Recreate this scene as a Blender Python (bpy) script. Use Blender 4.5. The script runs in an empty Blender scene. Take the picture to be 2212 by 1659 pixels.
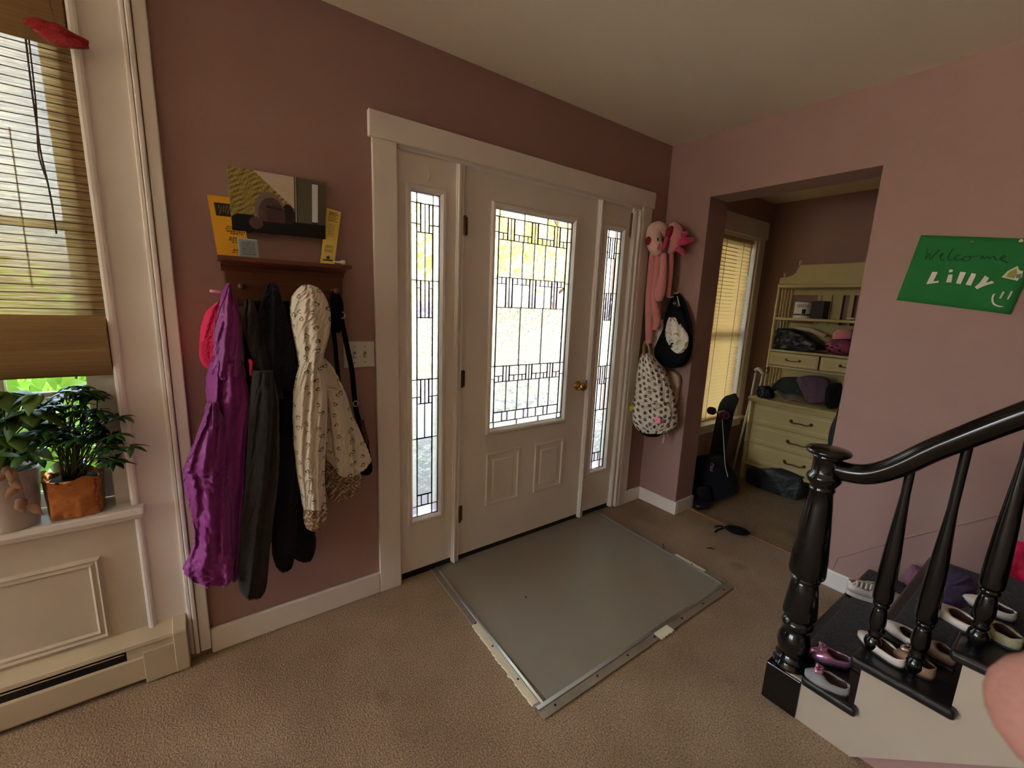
import bpy, bmesh, math, random
import numpy as np
from mathutils import Vector, Matrix

random.seed(7)
rng = np.random.default_rng(7)
SC = bpy.context.scene
COL = SC.collection
PI = math.pi

# ---------------------------------------------------------------- camera
CAM_LOC = np.array([-1.08149637, -1.90626149, 1.42709087])
CAM_R = np.array([0.80961023, -0.58570238, 0.03852266])
CAM_U = np.array([0.07652047, 0.17038769, 0.98240147])
CAM_F = np.array([0.58195867, 0.79241451, -0.18276584])
FPX = 927.456
cam_data = bpy.data.cameras.new('camera')
cam_data.sensor_width = 36.0
cam_data.lens = FPX * 36.0 / 2212.0
cam_data.clip_start = 0.005
cam_data.dof.use_dof = True              # tiny phone aperture: only the finger right at the lens blurs
cam_data.dof.focus_distance = 2.6
cam_data.dof.aperture_fstop = 20.0
cam = bpy.data.objects.new('camera', cam_data)
COL.objects.link(cam)
cam.matrix_world = Matrix(((CAM_R[0], CAM_U[0], -CAM_F[0], CAM_LOC[0]),
                           (CAM_R[1], CAM_U[1], -CAM_F[1], CAM_LOC[1]),
                           (CAM_R[2], CAM_U[2], -CAM_F[2], CAM_LOC[2]),
                           (0, 0, 0, 1)))
SC.camera = cam

# ---------------------------------------------------------------- world, sun, exposure
world = bpy.data.worlds.new('sky')
SC.world = world
world.use_nodes = True
wn = world.node_tree
wn.nodes.clear()
sky = wn.nodes.new('ShaderNodeTexSky')
sky.sky_type = 'NISHITA'
sky.sun_disc = False
sky.sun_elevation = math.radians(38)
sky.sun_rotation = math.radians(180)
sky.air_density = 1.0
sky.dust_density = 4.0
hs = wn.nodes.new('ShaderNodeHueSaturation')
hs.inputs['Saturation'].default_value = 0.65
bg = wn.nodes.new('ShaderNodeBackground')
bg.inputs['Strength'].default_value = 0.30
wo = wn.nodes.new('ShaderNodeOutputWorld')
wn.links.new(sky.outputs[0], hs.inputs['Color'])
wn.links.new(hs.outputs[0], bg.inputs['Color'])
wn.links.new(bg.outputs[0], wo.inputs['Surface'])

sun_d = bpy.data.lights.new('sun', 'SUN')
sun_d.energy = 4.5
sun_d.angle = math.radians(2)
sun_d.color = (1.0, 0.93, 0.80)
sun_o = bpy.data.objects.new('sun', sun_d)
COL.objects.link(sun_o)
sun_o.rotation_euler = (0, math.radians(56), 0)   # from the alcove side of the house, past the front wall

def portal(name, loc, size, size_y, rot):
    d = bpy.data.lights.new(name, 'AREA')
    d.shape = 'RECTANGLE'
    d.size = size
    d.size_y = size_y
    d.cycles.is_portal = True
    o = bpy.data.objects.new(name, d)
    COL.objects.link(o)
    o.location = loc
    o.rotation_euler = rot
    return o
# an area light shines along its local -Z; portals sit in the added side and front openings, the real windows and the door unit
portal('portal_side_added', (-6.04, -.8, 1.575), 1.65, 1.4, (0, -PI/2, 0))
portal('portal_front_added', (-4.175, 0.06, 1.45), 2.85, 1.9, (-PI/2, 0, 0))
portal('portal_front', (-1.80, 0.215, 1.45), 0.95, 1.6, (-PI/2, 0, 0))
portal('portal_door', (0.45, 0.30, 1.15), 1.6, 1.8, (-PI/2, 0, 0))
portal('portal_alcove', (2.68, 0.26, 1.25), 0.62, 1.65, (-PI/2, 0, 0))

SC.view_settings.view_transform = 'Standard'
SC.view_settings.look = 'None'
SC.view_settings.exposure = 3.85
SC.view_settings.gamma = 1.0
SC.view_settings.use_curve_mapping = False
SC.cycles.use_denoising = True
SC.cycles.max_bounces = 8
SC.cycles.diffuse_bounces = 5
SC.cycles.glossy_bounces = 3
SC.cycles.transmission_bounces = 6
SC.cycles.adaptive_threshold = 0.05
SC.cycles.transparent_max_bounces = 16
SC.cycles.caustics_reflective = False

# ---------------------------------------------------------------- helpers
def ray(u, v):
    return CAM_F + (u - 1106.0) / FPX * CAM_R - (v - 829.5) / FPX * CAM_U

def at(u, v, ax, val):
    """point of the axis plane ax = val that the photograph shows at pixel (u, v)"""
    d = ray(u, v)
    i = 'xyz'.index(ax)
    t = (val - CAM_LOC[i]) / d[i]
    return CAM_LOC + t * d

def atp(u, v, p0, n):
    """the same for any plane through p0 with normal n"""
    d = ray(u, v)
    t = ((np.array(p0) - CAM_LOC) @ np.array(n)) / (d @ np.array(n))
    return CAM_LOC + t * d

def lin(c):
    out = []
    for x in c[:3]:
        x = x / 255.0
        out.append(x / 12.92 if x <= 0.04045 else ((x + 0.055) / 1.055) ** 2.4)
    return tuple(out) + (1.0,)

MATS = {}
def M(name, rgb=None, rough=0.6, metal=0.0, bump=None, var=None, coat=0.0, spec=0.5, sheen=0.0, attr=None,
      trans=0.0, wave=None, emit=None):
    """a procedural material: base colour (sRGB 0-255), noise variation, bump"""
    if name in MATS:
        return MATS[name]
    m = bpy.data.materials.new(name)
    m.use_nodes = True
    nt = m.node_tree
    b = nt.nodes['Principled BSDF']
    b.inputs['Roughness'].default_value = rough
    b.inputs['Metallic'].default_value = metal
    b.inputs['Specular IOR Level'].default_value = spec
    b.inputs['Coat Weight'].default_value = coat
    b.inputs['Sheen Weight'].default_value = sheen
    tc = nt.nodes.new('ShaderNodeTexCoord')
    src = None
    if attr:
        a = nt.nodes.new('ShaderNodeAttribute')
        a.attribute_name = attr
        src = a.outputs['Color']
    else:
        b.inputs['Base Color'].default_value = lin(rgb)
    if var:
        sc, c2, amt = var[:3]
        n = nt.nodes.new('ShaderNodeTexNoise')
        n.inputs['Scale'].default_value = sc
        n.inputs['Detail'].default_value = 6
        n.inputs['Roughness'].default_value = 0.65
        mp = nt.nodes.new('ShaderNodeMapping')
        if len(var) > 3:
            mp.inputs['Scale'].default_value = var[3]
        nt.links.new(tc.outputs['Object'], mp.inputs['Vector'])
        nt.links.new(mp.outputs[0], n.inputs['Vector'])
        r = nt.nodes.new('ShaderNodeValToRGB')
        r.color_ramp.elements[0].position = 0.5 - amt
        r.color_ramp.elements[1].position = 0.5 + amt
        nt.links.new(n.outputs['Fac'], r.inputs['Fac'])
        mx = nt.nodes.new('ShaderNodeMix')
        mx.data_type = 'RGBA'
        nt.links.new(r.outputs['Color'], mx.inputs['Factor'])
        if src:
            nt.links.new(src, mx.inputs[6])
        else:
            mx.inputs[6].default_value = lin(rgb)
        mx.inputs[7].default_value = lin(c2)
        src = mx.outputs[2]
    if src:
        nt.links.new(src, b.inputs['Base Color'])
    if bump:
        n = nt.nodes.new('ShaderNodeTexNoise')
        n.inputs['Scale'].default_value = bump[0]
        n.inputs['Detail'].default_value = 4
        mp = nt.nodes.new('ShaderNodeMapping')
        if len(bump) > 2:
            mp.inputs['Scale'].default_value = bump[2]
        nt.links.new(tc.outputs['Object'], mp.inputs['Vector'])
        nt.links.new(mp.outputs[0], n.inputs['Vector'])
        bp = nt.nodes.new('ShaderNodeBump')
        bp.inputs['Strength'].default_value = bump[1]
        bp.inputs['Distance'].default_value = 0.01
        nt.links.new(n.outputs['Fac'], bp.inputs['Height'])
        nt.links.new(bp.outputs[0], b.inputs['Normal'])
    if trans:
        t = nt.nodes.new('ShaderNodeBsdfTranslucent')
        if src:
            nt.links.new(src, t.inputs['Color'])
        else:
            t.inputs['Color'].default_value = lin(rgb)
        ms = nt.nodes.new('ShaderNodeMixShader')
        ms.inputs['Fac'].default_value = trans
        out = nt.nodes['Material Output']
        nt.links.new(b.outputs[0], ms.inputs[1])
        nt.links.new(t.outputs[0], ms.inputs[2])
        nt.links.new(ms.outputs[0], out.inputs['Surface'])
    MATS[name] = m
    return m

def glass_mat(name, tint=(250, 252, 252), rough_part=0.0, bump=None, gloss=0.02):
    """thin window glass: clear transmission, a share of rippled refraction, mirror reflection by angle"""
    m = bpy.data.materials.new(name)
    m.use_nodes = True
    nt = m.node_tree
    nt.nodes.clear()
    out = nt.nodes.new('ShaderNodeOutputMaterial')
    tr = nt.nodes.new('ShaderNodeBsdfTransparent')
    tr.inputs['Color'].default_value = lin(tint)
    gl = nt.nodes.new('ShaderNodeBsdfGlossy')
    gl.inputs['Roughness'].default_value = gloss
    fr = nt.nodes.new('ShaderNodeFresnel')
    fr.inputs['IOR'].default_value = 1.45
    mx = nt.nodes.new('ShaderNodeMixShader')
    body = tr.outputs[0]
    if rough_part:
        rf = nt.nodes.new('ShaderNodeBsdfRefraction')
        rf.inputs['Color'].default_value = lin(tint)
        rf.inputs['IOR'].default_value = 1.3
        rf.inputs['Roughness'].default_value = 0.04
        tc = nt.nodes.new('ShaderNodeTexCoord')
        geo = nt.nodes.new('ShaderNodeNewGeometry')
        v = nt.nodes.new('ShaderNodeTexVoronoi')
        v.feature = 'SMOOTH_F1'
        v.inputs['Scale'].default_value = bump[0]
        n = nt.nodes.new('ShaderNodeTexNoise')
        n.inputs['Scale'].default_value = bump[0] * 1.6
        nt.links.new(geo.outputs['Position'], n.inputs['Vector'])
        va = nt.nodes.new('ShaderNodeVectorMath')
        va.operation = 'ADD'
        sc = nt.nodes.new('ShaderNodeVectorMath')
        sc.operation = 'SCALE'
        sc.inputs['Scale'].default_value = 0.035
        nt.links.new(n.outputs['Color'], sc.inputs[0])
        nt.links.new(geo.outputs['Position'], va.inputs[0])
        nt.links.new(sc.outputs[0], va.inputs[1])
        nt.links.new(va.outputs[0], v.inputs['Vector'])
        bp = nt.nodes.new('ShaderNodeBump')
        bp.inputs['Strength'].default_value = bump[1]
        bp.inputs['Distance'].default_value = 0.02
        nt.links.new(v.outputs['Distance'], bp.inputs['Height'])
        nt.links.new(bp.outputs[0], rf.inputs['Normal'])
        m2 = nt.nodes.new('ShaderNodeMixShader')
        m2.inputs['Fac'].default_value = rough_part
        nt.links.new(tr.outputs[0], m2.inputs[1])
        nt.links.new(rf.outputs[0], m2.inputs[2])
        body = m2.outputs[0]
        nt.links.new(bp.outputs[0], gl.inputs['Normal'])
    nt.links.new(fr.outputs[0], mx.inputs['Fac'])
    nt.links.new(body, mx.inputs[1])
    nt.links.new(gl.outputs[0], mx.inputs[2])
    nt.links.new(mx.outputs[0], out.inputs['Surface'])
    MATS[name] = m
    return m

class G:
    """collects geometry for ONE mesh object"""
    def __init__(self):
        self.v, self.f, self.c = [], [], []

    def add(self, verts, faces, col=None):
        o = len(self.v)
        self.v.extend([tuple(map(float, p)) for p in verts])
        self.f.extend([tuple(i + o for i in q) for q in faces])
        if col is not None:
            self.c.extend([tuple(c) for c in col])
        return self

    def box(self, x0, x1, y0, y1, z0, z1):
        x0, x1 = min(x0, x1), max(x0, x1)
        y0, y1 = min(y0, y1), max(y0, y1)
        z0, z1 = min(z0, z1), max(z0, z1)
        return self.add([(x0, y0, z0), (x1, y0, z0), (x1, y1, z0), (x0, y1, z0), (x0, y0, z1), (x1, y0, z1), (x1, y1, z1), (x0, y1, z1)],
                        [(3, 2, 1, 0), (4, 5, 6, 7), (0, 1, 5, 4), (1, 2, 6, 5), (2, 3, 7, 6), (3, 0, 4, 7)])

    def prism(self, poly, ax, d0, d1):
        """poly: 2-D points in the other two axes (in xyz order), extruded along ax"""
        def mk(p, d):
            if ax == 'x': return (d, p[0], p[1])
            if ax == 'y': return (p[0], d, p[1])
            return (p[0], p[1], d)
        n = len(poly)
        vs = [mk(p, d0) for p in poly] + [mk(p, d1) for p in poly]
        fs = [tuple(range(n))[::-1], tuple(range(n, 2 * n))] + [(i, (i + 1) % n, n + (i + 1) % n, n + i) for i in range(n)]
        return self.add(vs, fs)

    def tube(self, path, r, n=10, up=None, flat=1.0):
        """tube along a path; r a number or one per point; flat scales the second axis"""
        P = np.array(path, float)
        k = len(P)
        R = np.full(k, float(r)) if np.isscalar(r) else np.array(r, float)
        T = np.gradient(P, axis=0)
        T /= np.linalg.norm(T, axis=1)[:, None] + 1e-12
        a = np.array(up, float) if up is not None else (np.array([0, 0, 1.0]) if abs(T[0][2]) < 0.9 else np.array([1.0, 0, 0]))
        vs, N = [], None
        for i in range(k):
            if N is None or up is not None:
                N = a - T[i] * (a @ T[i])
            else:
                N = N - T[i] * (N @ T[i])
            N = N / (np.linalg.norm(N) + 1e-12)
            Bv = np.cross(T[i], N)
            for j in range(n):
                t = 2 * PI * j / n
                vs.append(P[i] + R[i] * (math.cos(t) * N + flat * math.sin(t) * Bv))
        fs = []
        for i in range(k - 1):
            for j in range(n):
                fs.append((i * n + j, i * n + (j + 1) % n, (i + 1) * n + (j + 1) % n, (i + 1) * n + j))
        fs.append(tuple(range(n))[::-1])
        fs.append(tuple(range((k - 1) * n, k * n)))
        return self.add(vs, fs)

    def ribbon(self, path, wvec, w, t):
        """flat strap: width direction wvec, width w, thickness t"""
        P = np.array(path, float)
        k = len(P)
        T = np.gradient(P, axis=0)
        T /= np.linalg.norm(T, axis=1)[:, None] + 1e-12
        W = np.array(wvec, float)
        vs = []
        for i in range(k):
            Wi = W - T[i] * (W @ T[i])
            Wi /= np.linalg.norm(Wi)
            N = np.cross(T[i], Wi)
            for a, b in ((-1, -1), (1, -1), (1, 1), (-1, 1)):
                vs.append(P[i] + Wi * a * w / 2 + N * b * t / 2)
        fs = []
        for i in range(k - 1):
            for j in range(4):
                fs.append((i * 4 + j, i * 4 + (j + 1) % 4, (i + 1) * 4 + (j + 1) % 4, (i + 1) * 4 + j))
        fs += [(3, 2, 1, 0), tuple(range((k - 1) * 4, k * 4))]
        return self.add(vs, fs)

    def lathe(self, prof, c, n=24, axis='z'):
        """prof: (radius, height) pairs from bottom to top, turned about the vertical (or other) axis at c"""
        vs = []
        for r, h in prof:
            for j in range(n):
                t = 2 * PI * j / n
                a, b = r * math.cos(t), r * math.sin(t)
                if axis == 'z': vs.append((c[0] + a, c[1] + b, c[2] + h))
                elif axis == 'y': vs.append((c[0] + a, c[1] - h, c[2] + b))
                else: vs.append((c[0] - h, c[1] + a, c[2] + b))
        fs = []
        k = len(prof)
        for i in range(k - 1):
            for j in range(n):
                fs.append((i * n + j, i * n + (j + 1) % n, (i + 1) * n + (j + 1) % n, (i + 1) * n + j))
        fs.append(tuple(range(n))[::-1])
        fs.append(tuple(range((k - 1) * n, k * n)))
        return self.add(vs, fs)

    def blob(self, c, r, n=20, k=14, fn=None, rot=None):
        """ellipsoid with an optional radius function fn(unit vector) -> factor"""
        vs = []
        for i in range(k + 1):
            ph = PI * i / k
            for j in range(n):
                t = 2 * PI * j / n
                d = np.array([math.sin(ph) * math.cos(t), math.sin(ph) * math.sin(t), math.cos(ph)])
                f = fn(d) if fn else 1.0
                p = d * np.array(r) * f
                if rot is not None:
                    p = np.array(rot @ Vector(p))
                vs.append(np.array(c) + p)
        fs = []
        for i in range(k):
            for j in range(n):
                fs.append((i * n + j, (i + 1) * n + j, (i + 1) * n + (j + 1) % n, i * n + (j + 1) % n))
        return self.add(vs, fs)

    def sheet(self, P, t=0.0, normal=None, col=None):
        """P: array (rows, cols, 3); with t > 0 a closed sheet of that thickness along normal"""
        P = np.array(P, float)
        a, b = P.shape[:2]
        vs = P.reshape(-1, 3)
        fs = [(i * b + j, i * b + j + 1, (i + 1) * b + j + 1, (i + 1) * b + j) for i in range(a - 1) for j in range(b - 1)]
        cc = None if col is None else np.array(col).reshape(-1, 3)
        if t:
            m = a * b
            vs2 = vs + np.array(normal, float) * t
            fs2 = [tuple(m + q for q in f[::-1]) for f in fs]
            edge = [(0, j) for j in range(b)] + [(i, b - 1) for i in range(1, a)] + [(a - 1, j) for j in range(b - 2, -1, -1)] + [(i, 0) for i in range(a - 2, 0, -1)]
            e = [i * b + j for i, j in edge]
            fs3 = [(e[i], m + e[i], m + e[(i + 1) % len(e)], e[(i + 1) % len(e)]) for i in range(len(e))]
            vs = np.vstack([vs, vs2])
            fs = fs + fs2 + fs3
            if cc is not None:
                cc = np.vstack([cc, cc])
        return self.add(vs, fs, cc)

    def mesh(self, name, mat, smooth=False):
        me = bpy.data.meshes.new(name)
        me.from_pydata(self.v, [], self.f)
        if self.c:
            a = me.color_attributes.new('Col', 'FLOAT_COLOR', 'POINT')
            arr = np.ones((len(self.v), 4), np.float32)
            arr[:, :3] = np.array(self.c)[:, :3]
            a.data.foreach_set('color', arr.ravel())
        if mat:
            me.materials.append(mat if not isinstance(mat, str) else MATS[mat])
        if smooth:
            me.polygons.foreach_set('use_smooth', [True] * len(me.polygons))
        me.update()
        return me

    def build(self, name, mat, parent=None, smooth=False, bevel=0.0, seg=2, subsurf=0, solid=0.0, fix=False, label=None, auto=False):
        me = self.mesh(name, mat, smooth)
        if fix:
            bm = bmesh.new()
            bm.from_mesh(me)
            bmesh.ops.remove_doubles(bm, verts=bm.verts, dist=1e-6)
            bmesh.ops.recalc_face_normals(bm, faces=bm.faces)
            bm.to_mesh(me)
            bm.free()
        o = bpy.data.objects.new(name, me)
        COL.objects.link(o)
        if parent is not None:
            o.parent = parent
            w = Vector((0, 0, 0))
            p = parent
            while p is not None:
                w += p.location
                p = p.parent
            o.location = -w
        if solid:
            s = o.modifiers.new('thickness', 'SOLIDIFY')
            s.thickness = solid
            s.offset = 0
        if bevel:
            bv = o.modifiers.new('bevel', 'BEVEL')
            bv.width = bevel
            bv.segments = seg
            bv.limit_method = 'ANGLE'
            bv.angle_limit = math.radians(40)
            bv.harden_normals = False
        if subsurf:
            s = o.modifiers.new('subdivision', 'SUBSURF')
            s.levels = subsurf
            s.render_levels = subsurf
        if auto:
            me.polygons.foreach_set('use_smooth', [True] * len(me.polygons))
            me.set_sharp_from_angle(angle=math.radians(38))
        if label:
            o['label'] = label
        return o

def tag(o, label=None, cat=None, group=None, kind=None):
    if label: o['label'] = label
    if cat: o['category'] = cat
    if group: o['group'] = group
    if kind: o['kind'] = kind
    return o

def thing(name, label, cat, loc=(0, 0, 0), group=None, kind=None):
    o = bpy.data.objects.new(name, None)
    o.empty_display_size = 0.05
    COL.objects.link(o)
    o.location = loc
    return tag(o, label, cat, group, kind)

def struct(g, name, mat, label=None, **k):
    o = g.build(name, mat, **k)
    return tag(o, label, None, None, 'structure')

def crom(pts, n):
    """Catmull-Rom resampling of a polyline (any dimension)"""
    P = np.array(pts, float)
    P = np.vstack([2 * P[0] - P[1], P, 2 * P[-1] - P[-2]])
    m = len(P) - 3
    out = []
    for s in np.linspace(0, m, n):
        i = min(int(s), m - 1)
        t = s - i
        a, b, c, d = P[i:i + 4]
        out.append(0.5 * ((2 * b) + (-a + c) * t + (2 * a - 5 * b + 4 * c - d) * t * t + (-a + 3 * b - 3 * c + d) * t ** 3))
    return np.array(out)

def smooth_noise(seed):
    r = np.random.default_rng(seed)
    ks = r.uniform(1.0, 6.0, (6, 2))
    ph = r.uniform(0, 2 * PI, 6)
    am = 1.0 / (1 + np.arange(6) * 0.5)
    def f(a, b):
        return sum(am[i] * np.sin(ks[i, 0] * a + ks[i, 1] * b + ph[i]) for i in range(6)) / am.sum()
    return f

# ---------------------------------------------------------------- shared materials
M('wall_rose', (168, 133, 125), 0.75, bump=(220, 0.10), var=(1.6, (162, 126, 118), 0.3))
M('wall_cream', (222, 210, 188), 0.8, bump=(200, 0.1))
M('ceiling_paint', (236, 224, 202), 0.85, bump=(160, 0.08))
M('trim_white', (240, 232, 225), 0.38, bump=(60, 0.03), var=(5, (230, 220, 210), 0.35))
M('door_white', (238, 229, 222), 0.42, bump=(40, 0.02), var=(3, (230, 220, 210), 0.3))
def carpet_mat(name, a, b, dark, spots):
    m = bpy.data.materials.new(name)
    m.use_nodes = True
    nt = m.node_tree
    bs = nt.nodes['Principled BSDF']
    bs.inputs['Roughness'].default_value = .95
    bs.inputs['Specular IOR Level'].default_value = .08
    bs.inputs['Sheen Weight'].default_value = .15
    geo = nt.nodes.new('ShaderNodeNewGeometry')
    def noise(scale, lo, hi, detail=5):
        n = nt.nodes.new('ShaderNodeTexNoise')
        n.inputs['Scale'].default_value = scale
        n.inputs['Detail'].default_value = detail
        nt.links.new(geo.outputs['Position'], n.inputs['Vector'])
        r = nt.nodes.new('ShaderNodeMapRange')
        r.inputs['From Min'].default_value = lo
        r.inputs['From Max'].default_value = hi
        nt.links.new(n.outputs['Fac'], r.inputs['Value'])
        return n, r
    n1, r1 = noise(2.4, .35, .68)
    n2, r2 = noise(170, .30, .70, 2)
    n3, r3 = noise(4.2, .64, .76, 3)
    m1 = nt.nodes.new('ShaderNodeMix'); m1.data_type = 'RGBA'
    m1.inputs[6].default_value = lin(a); m1.inputs[7].default_value = lin(b)
    nt.links.new(r1.outputs[0], m1.inputs['Factor'])
    m2 = nt.nodes.new('ShaderNodeMix'); m2.data_type = 'RGBA'; m2.blend_type = 'MULTIPLY'
    m2.inputs['Factor'].default_value = 1.0
    cr = nt.nodes.new('ShaderNodeValToRGB')
    cr.color_ramp.elements[0].color = (.52, .50, .48, 1); cr.color_ramp.elements[1].color = (1.25, 1.25, 1.25, 1)
    nt.links.new(r2.outputs[0], cr.inputs['Fac'])
    nt.links.new(m1.outputs[2], m2.inputs[6]); nt.links.new(cr.outputs[0], m2.inputs[7])
    m3 = nt.nodes.new('ShaderNodeMix'); m3.data_type = 'RGBA'
    mul = nt.nodes.new('ShaderNodeMath'); mul.operation = 'MULTIPLY'; mul.inputs[1].default_value = spots
    nt.links.new(r3.outputs[0], mul.inputs[0]); nt.links.new(mul.outputs[0], m3.inputs['Factor'])
    nt.links.new(m2.outputs[2], m3.inputs[6]); m3.inputs[7].default_value = lin(dark)
    nt.links.new(m3.outputs[2], bs.inputs['Base Color'])
    bp = nt.nodes.new('ShaderNodeBump')
    bp.inputs['Strength'].default_value = .9; bp.inputs['Distance'].default_value = .006
    nt.links.new(n2.outputs['Fac'], bp.inputs['Height'])
    nt.links.new(bp.outputs[0], bs.inputs['Normal'])
    MATS[name] = m
carpet_mat('carpet', (180, 154, 125), (154, 127, 98), (106, 80, 56), .6)
carpet_mat('carpet_dark', (170, 146, 108), (148, 124, 90), (110, 86, 60), .4)
M('mat_vinyl', (152, 144, 130), 0.34, bump=(300, 0.12, (1, 6, 1)), var=(2.2, (138, 130, 114), 0.3))
M('aluminium', (200, 205, 210), 0.28, metal=1.0, bump=(80, 0.04))
M('lead', (70, 66, 66), 0.45, metal=0.6)
M('black_gloss', (12, 11, 11), 0.16, coat=0.4, bump=(30, 0.02))
M('stair_runner', (104, 102, 102), 0.95, spec=0.1, bump=(350, 0.7), var=(120, (70, 69, 72), 0.2))
M('brass', (190, 150, 80), 0.22, metal=1.0)
M('hinge_bronze', (92, 72, 54), 0.45, metal=0.8)
M('dark_gap', (22, 17, 13), 0.8)
M('wood', (120, 68, 38), 0.38, var=(9, (86, 44, 24), 0.3, (1, 8, 8)), bump=(30, 0.05, (1, 10, 10)), coat=0.15)
M('dresser_paint', (204, 186, 132), 0.5, bump=(60, 0.04), var=(4, (190, 170, 114), 0.3))
M('dresser_line', (226, 212, 168), 0.5)
M('black_cloth', (20, 20, 24), 0.9, spec=0.15, bump=(260, 0.35))
M('black_plastic', (16, 16, 18), 0.4)
M('white_plastic', (226, 222, 212), 0.4)
M('print', None, 0.55, attr='Col', spec=0.3)
M('cloth_print', None, 0.9, attr='Col', spec=0.12, bump=(300, 0.22))

# ================================================================ THE ROOM SHELL
XR, XR2, ZC = 1.569, 1.777, 2.5          # right wall faces, ceiling height
YO, YO2, ZO = -0.311, -1.159, 2.132      # doorway to the alcove
AX, AY, AZ = 3.2, 0.04, 2.4              # alcove far wall, front wall, ceiling
LX, BY = -6.0, -6.0                      # left and back walls

struct(G().box(LX - .2, 1.745, BY - .2, 0.2, -0.1, 0), 'floor', 'carpet')
struct(G().box(1.745, AX + .2, -2.2, 0.25, -0.1, -0.004), 'floor_alcove', 'carpet_dark')
struct(G().box(LX - .2, XR2, BY - .2, 0.2, ZC, ZC + .12), 'ceiling', 'ceiling_paint')
struct(G().box(XR2, AX + .2, -2.2, 0.25, AZ, AZ + .22), 'ceiling_alcove', 'ceiling_paint')
g = G()                                   # front wall with the window and the door unit cut out
g.box(LX - .2, -5.6, 0, .2, 0, ZC)
g.box(-5.6, -2.75, 0, .2, 0, .50)        # second front opening outside the picture, added for light from the left
g.box(-5.6, -2.75, 0, .2, 2.40, ZC)
g.box(-2.75, -2.24, 0, .2, 0, ZC)
g.box(-2.24, -1.318, 0, .2, 0, .655)
g.box(-2.24, -1.318, 0, .2, 2.36, ZC)
g.box(-1.318, -.344, 0, .2, 0, ZC)
g.box(-.344, 1.294, 0, .2, 2.076, ZC)
g.box(1.294, XR2, 0, .2, 0, ZC)
struct(g, 'wall_front', 'wall_rose')
g = G()
g.box(XR, XR2, YO, 0, 0, ZC)
g.box(XR, XR2, YO2, YO, ZO, ZC)
g.box(XR, XR2, BY, YO2, 0, ZC)
struct(g, 'wall_right', 'wall_rose')
g = G()                                   # left wall: one opening outside the picture, added to let daylight in from the left
g.box(LX - .2, LX, BY, -1.5, 0, ZC)
g.box(LX - .2, LX, -.1, 0, 0, ZC)
g.box(LX - .2, LX, -1.5, -.1, 0, .75)
g.box(LX - .2, LX, -1.5, -.1, 2.4, ZC)
struct(g, 'wall_left', 'wall_cream')  # unseen wall, cream chosen to lift the bounced light
g = G().box(LX - .2, XR2, BY - .2, BY, 0, ZC)
struct(g, 'wall_back', 'wood')  # unseen wall, dark wood tone chosen to cut bounce onto the front wall
g = G()                                   # alcove front wall with its window
WX0, WX1, WZ0, WZ1 = 2.37, 2.985, .44, 2.075
g.box(XR2, WX0, AY, .25, 0, AZ)
g.box(WX1, AX + .2, AY, .25, 0, AZ)
g.box(WX0, WX1, AY, .25, 0, WZ0)
g.box(WX0, WX1, AY, .25, WZ1, AZ)
struct(g, 'wall_alcove_front', 'wall_rose')
struct(G().box(AX, AX + .2, -2.2, AY, 0, AZ), 'wall_alcove_far', 'wall_rose')
struct(G().box(XR2, AX, -2.2, -2.0, 0, AZ), 'wall_alcove_back', 'wall_rose')

# baseboards, with a small eased top edge
def baseboard(name, *boxes):
    g = G()
    for b in boxes:
        g.box(*b)
    return struct(g, name, 'trim_white', bevel=.006)
baseboard('baseboard_front', (-1.135, -.449, -.018, 0, 0, .108))
baseboard('baseboard_front_corner', (1.396, XR - .018, -.018, 0, 0, .098))
baseboard('baseboard_doorway', (XR - .018, XR, YO - .018, 0, 0, .098), (XR, XR2 + .0, YO - .018, YO, 0, .098))
baseboard('baseboard_right', (XR - .018, XR, -1.42, YO2 + .0, 0, .098))
# worn wooden strip showing at the joint between the two carpets
M('carpet_edge', (176, 124, 84), 0.9, bump=(200, .6), var=(9, (150, 108, 72), .3))
struct(G().box(1.735, 1.762, YO2, YO, -.004, .004), 'trim_1', 'carpet_edge', label='worn orange brown carpet seam across the doorway', bevel=.002)

# -------- the front door unit: casing, jambs
g = G()
g.box(-.449, -.344, -.018, 0, 0, 2.076)
struct(g, 'trim_2', 'trim_white', label='white flat casing board beside the narrow window left of the front door', bevel=.003)
struct(G().box(-.463, 1.410, -.026, 0, 2.076, 2.176), 'trim_3', 'trim_white', label='white header board above the front door', bevel=.003)
struct(G().box(1.305, 1.396, -.018, 0, 0, 2.076), 'trim_4', 'trim_white', label='white casing board right of the front door', bevel=.003)
g = G()                                    # ribbed stop moulding on the right jamb
g.box(1.228, 1.305, -.006, .06, .012, 2.06)
for x in (1.232, 1.262, 1.290):
    g.box(x, x + .018, -.030 if x > 1.25 else -.016, 0, .012, 2.045)
struct(g, 'trim_5', 'trim_white', label='ribbed white stop moulding along the right door jamb', bevel=.003)
g = G()                                    # head jamb and mullions
g.box(-.344, 1.294, -.004, .10, 2.062, 2.076)
g.box(-.346, -.336, -.004, .10, 0, 2.076)
struct(g, 'trim_6', 'trim_white')
for i, (a, b) in enumerate(((-.046, -.006), (.920, .958))):
    g = G()
    g.box(a, b, -.002, .10, .012, 2.062)
    g.box(a + .004, a + .013, -.014, 0, .012, 2.058)
    g.box(b - .013, b - .004, -.008, 0, .012, 2.058)
    struct(g, 'trim_%d' % (7 + i), 'trim_white', bevel=.002)
struct(G().box(-.34, 1.29, .018, .2, 0, .034), 'trim_9', 'dark_gap', label='dark threshold under the front door')

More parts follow.
